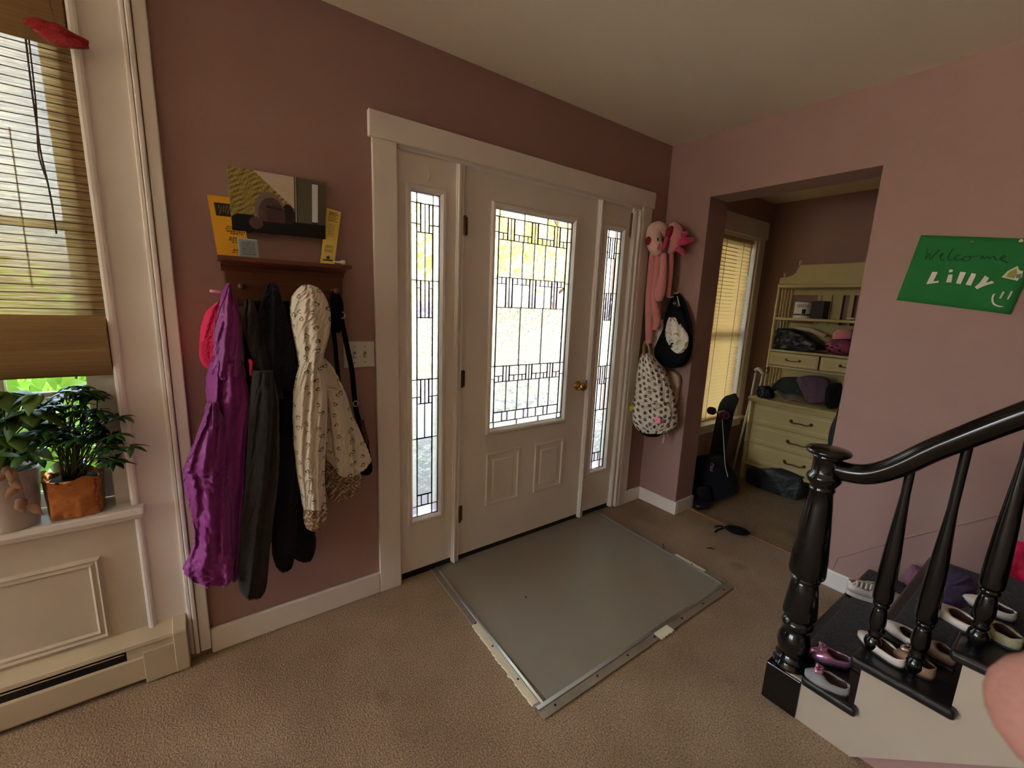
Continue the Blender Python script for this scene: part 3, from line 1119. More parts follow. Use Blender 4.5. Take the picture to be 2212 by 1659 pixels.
for u, v in ((20, 1035), (28, 1010), (50, 1075), (62, 1090), (15, 1020), (40, 1050), (5, 1010), (35, 1085), (58, 1078)):
    p = at(u, v, 'y', -.088)
    leaf(g, p, (r2.uniform(-1, 1), -.3, -.6), r2.uniform(.025, .04), .024, .3, nrm=(0, -1, .3))
b0 = np.array(pb) + [.03, -.05, .18]
g.tube(crom([b0, at(35, 1020, 'y', -.09), at(55, 1085, 'y', -.088)], 8), .0014, 5)
tag(g.build('dry_leaves', 'leaf_dry', pl, smooth=True, solid=.0006, label='drooping brown leaves over the pot rim'), kind='stuff')

# ================================================================ COAT RACK AND WHAT STANDS ON IT
rk = thing('coat_rack', 'brown wooden coat rack with a narrow shelf on the rose wall', 'coat rack', (-.79, 0, 1.40))
SX = (-1.012, -.573)
g = G()
g.box(SX[0], SX[1], -.125, 0, 1.536, 1.552)
g.build('shelf', 'wood', rk, bevel=.004)
G().box(SX[0] + .022, SX[1] - .012, -.020, 0, 1.385, 1.536).build('back_board', 'wood', rk, bevel=.003)
G().prism([(0, 1.536), (-.055, 1.536), (-.045, 1.526), (-.028, 1.520), (-.020, 1.505), (0, 1.505)], 'x', SX[0] + .012, SX[1] - .006).build('cove_moulding', 'wood', rk)
for x in (-.945, -.845, -.735, -.625):
    G().lathe([(.010, 0), (.008, .01), (.0065, .04), (.009, .055), (.012, .062), (.010, .070), (.0, .072)], (x, -.020, 1.452), 14, 'y').build('peg', 'wood', rk, smooth=True)

def colour_sheet(name, mat, TL, TR, BL, BR, nu, nv, fn, thick, parent=None, bow=0.0, **k):
    """flat printed sheet: colours computed by fn(u, v) (0..1 from the top left), with real thickness"""
    U, V = np.meshgrid(np.linspace(0, 1, nu), np.linspace(0, 1, nv))
    TL, TR, BL, BR = map(np.array, (TL, TR, BL, BR))
    P = ((1 - U) * (1 - V))[..., None] * TL + (U * (1 - V))[..., None] * TR + ((1 - U) * V)[..., None] * BL + (U * V)[..., None] * BR
    n = np.cross(TR - TL, BL - TL)
    n = n / np.linalg.norm(n)
    P = P + (bow * np.sin(PI * V))[..., None] * n
    C = fn(U, V)
    g = G()
    g.sheet(P, thick, n, C)
    return g.build(name, mat, parent, fix=False, **k)

def rgb(*c):
    return np.array(lin(c)[:3])

def canvas_fn(U, V):
    r = np.random.default_rng(11)
    C = np.zeros(U.shape + (3,))
    n1 = smooth_noise(1)(U * 18, V * 14) * .5 + smooth_noise(2)(U * 40, V * 30) * .5
    C[:] = rgb(150, 130, 66)
    C[n1 > .12] = rgb(176, 156, 88)
    C[n1 < -.22] = rgb(112, 94, 44)
    def put(mask, col, nz=0):
        C[mask] = rgb(*col)
    diag = (U - .24) / .42                      # stone edge runs down to the right
    put((U > .24) & (V < diag * .55 + .0) & (U < .66), (206, 186, 168))
    put((U >= .645) & (U < .685), (50, 46, 40))
    put((U >= .66) & (U < .67), (170, 160, 140))
    put(U >= .685, (98, 92, 72))
    put((U > .835) & (U < .918) & (V > .05) & (V < .76), (66, 58, 48))
    put((U > .845) & (U < .908) & (V > .07) & (V < .72), (218, 218, 222))
    put((U > .908) & (V > .05), (84, 78, 62))
    def ell(cx, cy, rx, ry, rot=0.):
        dx, dy = U - cx, (V - cy)
        c, s = math.cos(rot), math.sin(rot)
        return ((dx * c + dy * s) / rx) ** 2 + ((-dx * s + dy * c) / ry) ** 2 < 1
    put(ell(.585, .74, .075, .26), (52, 34, 34))
    put(ell(.575, .60, .06, .13), (36, 26, 26))
    put(ell(.385, .60, .150, .29), (126, 110, 100))
    put(ell(.405, .68, .135, .28), (92, 68, 64))
    put(ell(.45, .70, .10, .20), (80, 56, 54))
    put(ell(.30, .66, .02, .06), (110, 84, 76))
    put((U > .35) & (U < .52) & (np.abs(V - .56 - (U - .4) * .15) < .018), (52, 38, 36))
    put(V > .80 + .5 * np.clip(.06 - U, 0, 1), (22, 18, 20))
    put((V > .72) & (np.abs(U - .14) < .08 + (V - .72)), (22, 18, 20))
    put((V > .76) & (U > .62) & (V > .70 + .15 * (U - .6)), (24, 19, 22))
    put(ell(.24, .84, .07, .10), (96, 72, 66))
    C *= (1 + .06 * r.normal(size=U.shape))[..., None]
    return np.clip(C, 0, 1)
y0 = -.034
TLc, TRc, BRc, BLc = (at(u, v, 'y', y0) for u, v in ((491, 358), (704, 394), (703, 517), (502, 497)))
cv = thing('canvas_photo', 'wrapped canvas photograph of two heads together above the coat rack', 'picture', tuple((BLc + BRc) / 2))
colour_sheet('printed_face', 'print', TLc, TRc, BLc, BRc, 170, 110, canvas_fn, .002, cv)
g = G()
q = [np.array(p) for p in (TLc, TRc, BRc, BLc)]
dz = np.array([0, .0022, 0]); db = np.array([0, .032, 0])
g.add([p + dz for p in q] + [p + db for p in q], [(0, 1, 2, 3), (7, 6, 5, 4), (0, 4, 5, 1), (1, 5, 6, 2), (2, 6, 7, 3), (3, 7, 4, 0)])
M('canvas_edge', (196, 182, 126), .8, var=(30, (60, 52, 40), .2))
g.build('canvas_wrap', 'canvas_edge', cv, fix=True)

def text_bars(C, U, V, lines, col, seed):
    """rows of short dark word strokes: (v centre, half height, u start, u end)"""
    r = np.random.default_rng(seed)
    for v, h, a, b in lines:
        u = a
        while u < b:
            w = r.uniform(.03, .10)
            C[(np.abs(V - v) < h) & (U > u) & (U < min(u + w, b))] = col
            u += w + r.uniform(.012, .03)
def flyer_fn(U, V):
    C = np.zeros(U.shape + (3,)) + rgb(232, 168, 40)
    n = smooth_noise(4)(U * 14, V * 20)
    m = (U > .16) & (V > .11) & (V < .33)
    C[m] = rgb(40, 32, 22)
    C[m & (n > .15) & (U > .26) & (V > .14) & (V < .30)] = rgb(120, 96, 50)
    text_bars(C, U, V, [(.50, .011, .42, .95), (.535, .011, .36, .98), (.57, .011, .4, .96), (.605, .010, .5, .9), (.68, .011, .46, .98), (.715, .011, .42, .94), (.75, .010, .5, .9), (.88, .013, .5, .95), (.92, .012, .46, .98)], rgb(110, 74, 20), 5)
    return C
TLf, BLf, BRf = at(447, 420, 'y', -.008), at(470, 549, 'y', -.052), at(541, 553, 'y', -.052)
TRf = TLf + (BRf - BLf)
BLf[2] = BRf[2] = 1.553
fl = colour_sheet('paper_flyer', 'print', TLf, TRf, BLf, BRf, 90, 120, flyer_fn, .0006)
tag(fl, 'orange paper flyer propped behind the canvas photo on the coat rack', 'flyer')
def yellow_fn(U, V):
    C = np.zeros(U.shape + (3,)) + rgb(236, 208, 104)
    ln = [(.055 + .03 * i, .009, .2, .85 if i % 2 else .7) for i in range(6)] + [(.66 + .035 * i, .008, .22, .78) for i in range(4)]
    text_bars(C, U, V, ln, rgb(110, 88, 34), 8)
    text_bars(C, U, V, [(.28 + .04 * i, .007, .3, .7) for i in range(6)], rgb(160, 136, 64), 9)
    d = np.hypot((U - .5) * .5, (V - .875) * 1.9)
    C[d < .06] = rgb(60, 40, 14)
    C[(np.abs(V - .925) < .012) & (U > .15) & (U < .85)] = rgb(60, 40, 14)
    return C
TLf, TRf = at(706, 449, 'y', -.006), at(737, 458, 'y', -.006)
BLf, BRf = at(691, 565, 'y', -.050), at(722, 569, 'y', -.050)
BLf[2] = BRf[2] = 1.553
tag(colour_sheet('paper_flyer', 'print', TLf, TRf, BLf, BRf, 50, 130, yellow_fn, .0006), 'narrow yellow bookmark flyer propped at the right of the canvas photo', 'flyer')
def tin_fn(U, V):
    C = np.zeros(U.shape + (3,)) + rgb(150, 158, 158)
    text_bars(C, U, V, [(.2 + .09 * i, .02, .2, .85) for i in range(8)], rgb(74, 84, 90), 3)
    C[(U < .06) | (V < .06)] = rgb(196, 200, 198)
    return C
tn = thing('small_tin', 'small grey printed tin standing on the coat rack shelf', 'tin', (-.915, -.06, 1.553))
A_, B_ = at(513, 512, 'y', -.080), at(556, 516, 'y', -.080)
zb_ = 1.5535
TLt, TRt = np.array([A_[0], -.066, A_[2]]), np.array([B_[0], -.066, A_[2] - .001])
BLt, BRt = np.array([A_[0], -.080, zb_]), np.array([B_[0] + .002, -.080, zb_])
colour_sheet('label_face', 'print', TLt, TRt, BLt, BRt, 60, 60, tin_fn, .0004, tn)
g = G()
q = [TLt, TRt, BRt, BLt]
e0, e1 = np.array([0, .0008, 0]), np.array([0, .014, 0])
g.add([p + e0 for p in q] + [p + e1 for p in q], [(0, 1, 2, 3), (7, 6, 5, 4), (0, 4, 5, 1), (1, 5, 6, 2), (2, 6, 7, 3), (3, 7, 4, 0)])
M('tin_metal', (170, 176, 176), .35, metal=.6)
g.build('tin_body', 'tin_metal', tn, fix=True, bevel=.003)
cp = thing('glue_nozzle', 'small white tapered nozzle lying at the end of the coat rack shelf', 'nozzle', (-.60, -.09, 1.553))
G().lathe([(.009, 0), (.0095, .002), (.0085, .014), (.004, .018), (.002, .045), (.0, .046)], (-.592, -.092, 1.5625), 16, 'x').build('tapered_tip', 'white_plastic', cp, smooth=True)

# ---- light switch plate
sw = thing('light_switch', 'white double toggle light switch plate beside the door casing', 'light switch', (-.505, 0, 1.185))
G().box(-.585, -.452, -.006, 0, 1.128, 1.242).build('cover_plate', 'white_plastic', sw, bevel=.003)
for x in (-.540, -.495):
    t = G().box(x - .006, x + .006, -.0085, -.004, 1.172, 1.198).build('toggle_slot', 'canvas_edge', sw)
    G().prism([(-.006, 1.188), (-.018, 1.181), (-.018, 1.176), (-.006, 1.174)], 'x', x - .004, x + .004).build('toggle', 'white_plastic', t, bevel=.001)
    for z in (1.150, 1.220):
        G().lathe([(.0035, 0), (.003, .0012), (.0, .0014)], (x, -.006, z), 10, 'y').build('screw', 'tin_metal', sw, smooth=True)

# ================================================================ HANGING CLOTHES
def garment(name, mat, parent, rows, yc, df, db, folds=(), n=72, m=110, seed=1, colfn=None, wr=.004, sq=.75, label=None, ax='y', lim=None):
    """a hanging cloth volume: outline rows are (v, uL, uR) or (vL, uL, vR, uR) pixels on the plane y = yc; df/db depth in front/behind"""
    diag = not isinstance(ax, str)               # ax = (point, normal): a plane standing diagonally in the corner
    if lim is None:
        lim = -.003 if ax == 'y' else AX - .01
    L, Rr = [], []
    for r_ in rows:
        if len(r_) == 3:
            r_ = (r_[0], r_[1], r_[0], r_[2])
        if diag:
            p0_ = np.array(ax[0]) + np.array(ax[1]) * yc
            L.append(atp(r_[1], r_[0], p0_, ax[1])); Rr.append(atp(r_[3], r_[2], p0_, ax[1]))
        else:
            L.append(at(r_[1], r_[0], ax, yc)); Rr.append(at(r_[3], r_[2], ax, yc))
    L, Rr = crom(L, m), crom(Rr, m)
    w = np.linspace(0, 1, m)[:, None]
    t = np.linspace(0, 2 * PI, n, endpoint=False)[None, :]
    ct, st = np.cos(t), np.sin(t)
    cx = np.sign(ct) * np.abs(ct) ** sq
    sy = np.sign(st) * np.abs(st) ** sq
    half = (Rr - L) / 2
    hw = np.linalg.norm(half, axis=1)[:, None]
    mid = (L + Rr) / 2
    dep = np.where(st > 0, np.minimum(df, hw * 1.3 + .004), np.minimum(db, hw * 1.3 + .004))
    f = smooth_noise(seed)
    f2 = smooth_noise(seed + 50)
    s = -cx
    env = np.abs(st) ** .5
    disp = np.zeros((m, n))
    for (k, amp, ph, drift, pw) in folds:
        wave = np.sin(k * PI * s + ph + drift * w + 2.4 * f(w * 2.2 + k, s * 1.2))
        disp = disp + amp * np.sign(wave) * np.abs(wave) ** pw * (.35 + .65 * np.abs(f2(w * 3 + k, s)) * 1.6)
    disp = disp + wr * (f(w * 22, s * 7) + .6 * f2(w * 45, s * 15))
    P = np.zeros((m, n, 3))
    P += mid[:, None, :] + half[:, None, :] * (-cx)[..., None]
    ai = 1 if ax == 'y' else 0
    if diag:
        P += (sy * dep + disp * env * np.sign(st))[..., None] * np.array(ax[1])
        P[..., 0] = np.minimum(P[..., 0], XR - .004)
        P[..., 1] = np.minimum(P[..., 1], -.021)
    else:
        P[..., ai] += -sy * dep - disp * env * np.sign(st)
        P[..., ai] = np.minimum(P[..., ai], lim)
        P[..., 1 - ai] += .5 * disp * cx * (1 if ax == 'y' else -1)
    C = None
    if colfn is not None:
        C = colfn(P, s + 0 * w, w + 0 * s, st + 0 * w)
    vs = P.reshape(-1, 3)
    g = G()
    fs = [(i * n + j, i * n + (j + 1) % n, (i + 1) * n + (j + 1) % n, (i + 1) * n + j) for i in range(m - 1) for j in range(n)]
    fs += [tuple(range((m - 1) * n, m * n)), tuple(range(n))[::-1]]
    g.add(vs, fs, None if C is None else C.reshape(-1, 3))
    o = g.build(name, mat, parent, smooth=True, label=label)
    return o

M('nylon_purple', (150, 44, 142), .5, spec=.45, bump=(16, 1.0), var=(5, (132, 34, 124), .3), sheen=.2)
M('cotton_pink', (228, 34, 92), .8, bump=(200, .2))
M('hanger_pink', (224, 130, 160), .4)
# pink cap
pc = thing('baseball_cap', 'bright pink cap hanging behind the purple jacket', 'cap', (-1.0, -.05, 1.3))
garment('crown', 'cotton_pink', pc, [(652, 470, 484), (672, 448, 490), (700, 436, 492), (730, 432, 490), (752, 432, 488), (775, 440, 484)], -.055, .045, .045, [(3, .004, .5, 2, 1)], m=60, seed=5)
garment('brim', 'cotton_pink', pc, [(738, 431, 482), (765, 430, 482), (785, 436, 480), (797, 448, 476)], -.085, .012, .012, m=40, seed=6, wr=.001)
# purple jacket
pj = thing('purple_jacket', 'purple hooded rain jacket hanging from the first peg by the window', 'jacket', (-.96, -.1, 1.0))
garment('body', 'nylon_purple', pj, [(780, 457, 522), (810, 453, 528), (858, 449, 540), (900, 448, 541), (970, 455, 536), (1040, 460, 533), (1100, 462, 529), (1170, 462, 524), (1225, 462, 519), (1243, 468, 514)], -.115, .055, .06,
        [(2.2, .014, 0.4, 2.5, .8), (5, .009, 1.2, -4, .7), (3, .009, 0, 9, .7)], seed=11, wr=.007)
garment('hood', 'nylon_purple', pj, [(611, 491, 497), (625, 484, 503), (650, 474, 514), (690, 467, 519), (730, 462, 522), (770, 458, 522), (800, 455, 521), (815, 462, 515)], -.125, .05, .06,
        [(2, .016, 2.0, 1.2, .6), (4, .006, .2, 3, .7)], seed=12, wr=.004, m=80)
garment('sleeve', 'nylon_purple', pj, [(868, 447, 470), (900, 436, 478), (940, 420, 486), (985, 407, 490), (1014, 401, 492), (1030, 403, 494), (1070, 407, 497), (1120, 414, 500), (1165, 417, 503), (1195, 413, 506), (1225, 402, 509), (1243, 406, 508), (1252, 422, 496)], -.165, .045, .045,
        [(1.8, .014, .9, 3, .7), (4, .009, .2, -7, .7), (2.5, .011, 0, 16, .8)], seed=13, wr=.008)
g = G().tube([at(453, 628, 'y', -.06), at(474, 631, 'y', -.06), at(494, 636, 'y', -.06)], .0055, 10, flat=.6)
tag(g.build('clothes_hanger', 'hanger_pink', smooth=True), 'end of a pink clothes hanger poking out above the pink cap', 'hanger')
# black hooded coat
bc = thing('black_coat', 'long black hooded coat hanging between the purple jacket and the heart hoodie', 'coat', (-.84, -.1, .9))
M('wool_black', (26, 25, 30), .95, spec=.1, bump=(180, .5), sheen=.1)
M('wool_charcoal', (48, 43, 41), .95, spec=.12, bump=(180, .4), sheen=.15)
garment('body', 'wool_black', bc, [(650, 540, 625), (690, 530, 640), (760, 530, 643), (860, 533, 643), (960, 530, 648), (1050, 530, 660), (1120, 545, 676), (1165, 580, 682), (1195, 625, 676), (1206, 640, 664)], -.085, .05, .06, [(2.5, .010, 0, 2, .8)], seed=21)
garment('hood', 'wool_black', bc, [(611, 580, 590), (622, 572, 600), (650, 560, 610), (700, 548, 626), (750, 546, 636), (800, 552, 640), (840, 565, 640)], -.125, .045, .05, [(2, .012, .3, 2, .7)], seed=22, m=80)
garment('collar', 'wool_charcoal', bc, [(645, 528, 545), (680, 524, 556), (720, 528, 566), (770, 545, 580), (820, 560, 600), (860, 580, 612)], -.15, .02, .03, [(1.5, .006, .3, 2, .7)], seed=25, m=60)
garment('sleeve', 'wool_charcoal', bc, [(800, 548, 590), (860, 541, 601), (940, 535, 604), (1020, 531, 602), (1100, 525, 592), (1180, 520, 584), (1240, 517, 580), (1270, 519, 573), (1286, 528, 556)], -.165, .05, .05, [(1.5, .009, 1.5, 2, .8), (3, .004, 0, 6, .8)], seed=23)
garment('sleeve', 'wool_black', bc, [(930, 592, 640), (1020, 590, 644), (1100, 588, 642), (1180, 588, 638), (1215, 594, 632), (1231, 604, 620)], -.13, .04, .045, [(1.5, .007, .5, 3, .8)], seed=24)
# small pink clip between the jackets
g = G().tube(crom([at(538, 776, 'y', -.16), at(542, 786, 'y', -.165), at(541, 812, 'y', -.155)], 10), [.004, .006, .008, .008, .008, .007, .006, .006, .005, .003], 10, flat=.6)
tag(g.build('hair_clip', 'cotton_pink', smooth=True), 'small pink clip between the purple jacket and the black coat', 'clip')

# white hoodie with outlined hearts
def heart_field(seed, cell, size, ink, base, speck=0.0):
    r = np.random.default_rng(seed)
    jit = r.uniform(-.25, .25, (64, 64, 3))
    def fn(P, s, w, st):
        A = (P[..., 0] - P[..., 1] * .5) / cell
        B = P[..., 2] / cell
        B = B + .5 * (np.floor(A) % 2)
        ia, ib = np.floor(A).astype(int) % 64, np.floor(B).astype(int) % 64
        J = jit[ia, ib]
        x = (A - np.floor(A) - .5 - J[..., 0]) * cell / size
        y = (B - np.floor(B) - .5 - J[..., 1]) * cell / size
        an = J[..., 2] * 4.0
        x, y = x * np.cos(an) - y * np.sin(an), x * np.sin(an) + y * np.cos(an)
        h = (x * x + y * y - 1) ** 3 - x * x * y ** 3 * 1.6
        h2 = ((x / .66) ** 2 + (y / .62) ** 2 - 1) ** 3 - (x / .66) ** 2 * (y / .62) ** 3 * 1.6
        C = np.zeros(P.shape) + base
        C[(h < 0) & (h2 > 0)] = ink
        return C
    return fn
hearts = heart_field(3, .046, .0070, rgb(92, 74, 60), rgb(226, 214, 194))
def leopard(P, s, w, st):
    A, B = (P[..., 0] - P[..., 1] * .4) / .016, P[..., 2] / .016
    r = np.random.default_rng(2)
    jit = r.uniform(-.28, .28, (64, 64, 2))
    C = np.zeros(P.shape) + rgb(214, 198, 176)
    for da in (0, .5):
        a, b = A + da, B + da
        J = jit[np.floor(a).astype(int) % 64, np.floor(b).astype(int) % 64]
        d = np.hypot(a - np.floor(a) - .5 - J[..., 0], (b - np.floor(b) - .5 - J[..., 1]))
        C[d < .36] = rgb(120, 88, 60)
        C[d < .2] = rgb(168, 132, 98)
    return C
wh = thing('heart_hoodie', 'white child hoodie printed with small outlined hearts on the coat rack', 'hoodie', (-.68, -.15, 1.1))
kw = dict(n=150, m=260)
garment('leopard_lining', 'cloth_print', wh, [(940, 704, 722), (985, 701, 760), (1010, 700, 775), (1040, 703, 779), (1062, 706, 770), (1078, 712, 742)], -.10, .03, .03, [(3, .006, .2, 1, .8)], seed=35, colfn=leopard, n=140, m=150, label='brown spotted lining fabric')
garment('body', 'cloth_print', wh, [(775, 650, 775, 705), (800, 652, 800, 724), (850, 658, 850, 748), (900, 668, 900, 764), (960, 685, 940, 781), (1005, 715, 972, 795), (1022, 745, 988, 801), (1024, 765, 992, 800)], -.125, .035, .045,
        [(2.4, .009, .4, 2, .7), (4.5, .004, 1, -2, .8)], seed=31, colfn=hearts, **kw)
garment('sleeve', 'cloth_print', wh, [(840, 702, 728), (880, 708, 744), (930, 716, 755), (980, 722, 762), (1015, 727, 765), (1027, 734, 762)], -.165, .022, .02, [(2, .004, .4, 3, .8)], seed=32, colfn=hearts, n=110, m=180)
garment('hood', 'cloth_print', wh, [(615, 658, 668), (622, 645, 684), (640, 631, 698), (670, 626, 710), (700, 629, 713), (735, 636, 707), (765, 643, 697), (788, 648, 692), (796, 655, 688)], -.165, .060, .06,
        [(1.6, .010, 1.1, .6, .7), (3.4, .005, .3, 2, .8)], seed=33, colfn=hearts, **kw)
garment('sleeve', 'cloth_print', wh, [(780, 652, 688), (810, 641, 697), (850, 635, 707), (905, 634, 707), (970, 636, 703), (1020, 641, 702), (1060, 648, 703), (1093, 653, 705)], -.185, .040, .04,
        [(1.8, .007, .2, 2, .8), (3.5, .004, 1, 5, .8)], seed=34, colfn=hearts, **kw)
garment('leopard_cuff', 'cloth_print', wh, [(1085, 655, 706), (1100, 656, 706), (1120, 657, 703), (1136, 660, 694), (1141, 666, 688)], -.185, .034, .034, [(3, .004, .2, 1, .8)], seed=36, colfn=leopard, n=120, m=90, label='brown spotted rolled cuff')

# black bag with long straps on the last peg
bb = thing('shoulder_bag', 'black strapped bag hanging behind the heart hoodie by the light switch', 'bag', (-.58, -.05, 1.2))
def strap(pts, y, w, t, mat='black_cloth', par=None, nm='strap'):
    P = [at(u, v, 'y', y) for u, v in pts]
    return G().ribbon(crom(P, 30), (1, 0, 0), w, t).build(nm, mat, par, auto=True)
strap([(722, 630), (722, 660), (719, 700), (724, 745), (728, 790), (735, 850), (745, 920)], -.055, .016, .006, par=bb)
strap([(726, 630), (735, 680), (742, 712), (752, 760), (760, 800), (765, 850), (771, 895), (783, 930), (794, 960)], -.065, .020, .005, par=bb)
garment('gathered_loop', 'black_cloth', bb, [(628, 718, 728), (645, 714, 738), (670, 715, 742), (700, 716, 740), (718, 720, 734)], -.06, .02, .02, [(2, .003, 0, 1, 1)], m=50, seed=41)
for u, v in ((740, 681), (768, 872)):
    c = at(u, v, 'y', -.078)
    G().tube([c + np.array([.010 * math.cos(t), 0, .012 * math.sin(t)]) for t in np.linspace(0, 2 * PI, 18)], .0022, 8).build('buckle', 'aluminium', bb, smooth=True)
garment('bag_body', 'black_cloth', bb, [(930, 735, 790), (980, 740, 799), (1010, 752, 803), (1020, 768, 798)], -.055, .04, .03, m=50, seed=42)
garment('fringe', 'wood', bb, [(908, 778, 786), (935, 782, 792), (958, 789, 797)], -.085, .006, .006, m=30, seed=43, label='short brown leather tag')

# ================================================================ THINGS HUNG ON THE NARROW WALL BY THE DOORWAY
M('plush_pink', (232, 150, 150), .95, spec=.1, bump=(160, .6), sheen=.6)
M('plush_pale', (240, 196, 182), .95, spec=.1, bump=(160, .6), sheen=.6)
M('plush_fuchsia', (214, 62, 112), .95, spec=.1, bump=(160, .6), sheen=.5)
M('plush_red', (150, 20, 44), .9, bump=(160, .4))
def hook(u, v, lab):
    c = at(u, v, 'x', XR)
    h = thing('wall_hook', lab, 'hook', tuple(c))
    G().lathe([(.012, 0), (.012, .003), (.006, .006), (.0055, .022), (.009, .026), (.008, .031), (.0, .032)], (XR, c[1], c[2]), 14, 'x').build('peg', 'white_plastic', h, smooth=True)
    G().box(XR - .002, XR - .0005, c[1] - .010, c[1] + .010, c[2] - .03, c[2] - .01).build('adhesive_pad', 'white_plastic', h, bevel=.0004)
    return c
hook(1432, 490, 'white hook behind the pink flamingo plush')
hk = hook(1462, 634, 'white hook holding the black lined bag')
c = at(1397, 738, 'y', 0)
h = thing('wall_hook', 'white hook holding the flower print backpack', 'hook', tuple(c))
G().lathe([(.012, 0), (.012, .003), (.006, .006), (.0055, .09), (.009, .094), (.008, .1), (.0, .101)], (c[0], 0, c[2]), 14, 'y').build('peg', 'white_plastic', h, smooth=True)
G().box(c[0] - .012, c[0] + .012, -.002, -.0005, c[2] - .03, c[2] + .03).build('adhesive_pad', 'white_plastic', h, bevel=.0004)
lim = XR - .004
fl = thing('flamingo_plush', 'pink flamingo plush with long dangling legs hung beside the front door', 'plush toy', tuple(at(1425, 600, 'x', 1.5)))
DN = np.array([-.83, -.557, 0.0])               # things bulging out of the corner face the middle of the room
DP = np.array([1.465, -.165, 1.2])
def X(u, v, x=1.50): return at(u, v, 'x', x)
def D(u, v, x=1.50): return atp(u, v, DP + DN * (1.52 - x), DN)
def tubeX(pts, radii, mat, nm, n=16, k=26, flat=.9):
    G().tube(crom([D(*p) for p in pts], k), crom([[r] for r in radii], k)[:, 0], n, up=(1, 0, 0), flat=flat).build(nm, mat, fl, smooth=True)
head = G().tube(crom([D(1436, 512, 1.50), D(1428, 496, 1.485), D(1416, 497, 1.475), D(1412, 515, 1.47), D(1417, 535, 1.465), D(1423, 550, 1.47)], 30), crom([[.020], [.042], [.050], [.049], [.046], [.022]], 30)[:, 0], 20, up=(1, 0, 0)).build('head', 'plush_pale', fl, smooth=True)
G().blob(D(1402, 520, 1.44), (.022, .024, .028), 16, 12).build('beak', 'plush_red', head, smooth=True)
for (u, v, m_, r_) in ((1420, 518, 'black_plastic', .010), (1421, 533, 'plush_fuchsia', .015)):
    G().blob(D(u, v, 1.426), (.004, r_, r_ * 1.3), 12, 8).build('eye' if m_ == 'black_plastic' else 'cheek', m_, head, smooth=True)
tubeX([(1452, 482), (1460, 500, 1.50), (1457, 525, 1.50), (1447, 548, 1.51)], [.02, .045, .045, .018], 'plush_pink', 'body')
tubeX([(1452, 490, 1.47), (1446, 502, 1.46), (1442, 515, 1.46)], [.012, .022, .014], 'plush_red', 'crest')
for p, r_ in (([(1460, 512), (1475, 508, 1.49), (1486, 503, 1.49)], [.02, .024, .012]), ([(1458, 524), (1478, 521, 1.48), (1498, 517, 1.49)], [.022, .028, .012]), ([(1458, 534), (1470, 541, 1.48), (1480, 550, 1.49)], [.018, .02, .010])):
    tubeX(p, r_, 'plush_fuchsia', 'wing_feather')
tubeX([(1441, 512, 1.45), (1436, 530, 1.45), (1432, 541, 1.455)], [.010, .016, .008], 'plush_fuchsia', 'wing_feather')
tubeX([(1412, 540, 1.52), (1407, 600, 1.51), (1403, 660, 1.51), (1402, 742, 1.52)], [.024, .030, .030, .024], 'plush_pink', 'leg', k=40)
tubeX([(1424, 548, 1.51), (1417, 600, 1.50), (1413, 650, 1.50), (1419, 690, 1.51), (1414, 712, 1.52)], [.022, .026, .026, .026, .020], 'plush_pink', 'leg', k=40)
tubeX([(1434, 548, 1.49), (1433, 590, 1.48), (1426, 630, 1.475), (1424, 650, 1.48)], [.022, .026, .036, .020], 'plush_pink', 'arm', k=40)
tubeX([(1450, 548, 1.53), (1448, 590, 1.53), (1444, 635, 1.53), (1446, 640, 1.53)], [.018, .018, .015, .010], 'plush_pink', 'arm', k=40)
tubeX([(1445, 636, 1.53), (1448, 642, 1.53), (1455, 641, 1.54)], [.004, .004, .004], 'white_plastic', 'string', n=8)

# black bag with the banana print lining
def banana(P, s, w, st):
    C = np.zeros(P.shape) + rgb(232, 222, 214)
    A, B = P[..., 1] / .05, P[..., 2] / .05
    r = np.random.default_rng(4)
    J = r.uniform(-.2, .2, (64, 64, 3))[np.floor(A).astype(int) % 64, np.floor(B).astype(int) % 64]
    x, y = A - np.floor(A) - .5 - J[..., 0], B - np.floor(B) - .5 - J[..., 1]
    an = J[..., 2] * 8
    x, y = x * np.cos(an) - y * np.sin(an), x * np.sin(an) + y * np.cos(an)
    m = (np.abs(np.hypot(x, y + .3) - .42) < .10 - .28 * x * x) & (np.abs(x) < .36) & (y > -.1)
    C[m] = rgb(196, 158, 74)
    return C
bg_ = thing('lined_tote', 'black sling bag with a banana print lining on a white hook', 'bag', tuple(X(1455, 790)))
garment('shell', 'black_cloth', bg_, [(662, 1453, 1476), (685, 1444, 1484), (710, 1436, 1491), (735, 1424, 1494), (755, 1416, 1493), (775, 1420, 1487), (788, 1436, 1476), (794, 1450, 1464)], 1.50, .055, .05, [(2, .008, .4, 1, .8)], seed=51, ax='x', lim=lim)
garment('lining', 'cloth_print', bg_, [(686, 1448, 1466), (700, 1442, 1474), (716, 1439, 1483), (734, 1441, 1486), (750, 1449, 1484), (760, 1460, 1478), (764, 1467, 1473)], 1.470, .035, .02, [(1.5, .012, .2, 1, .7)], seed=52, ax='x', lim=lim, colfn=banana, n=90, m=110, label='white lining printed with yellow bananas')
garment('side_flap', 'cloth_print', bg_, [(690, 1424, 1432), (705, 1417, 1433), (725, 1411, 1432), (745, 1410, 1424), (758, 1414, 1420)], 1.49, .015, .02, seed=53, ax='x', lim=lim, colfn=banana, n=70, m=80)
for pts, wv in (([(1462, 636, 1.545), (1450, 655, 1.52), (1442, 680, 1.50), (1437, 715, 1.49)], .030), ([(1463, 636, 1.545), (1474, 655, 1.52), (1484, 685, 1.50), (1491, 720, 1.50)], .034)):
    G().ribbon(crom([X(*p) for p in pts], 20), (0, 1, .2), wv, .012).build('handle', 'black_cloth', bg_, bevel=.003)
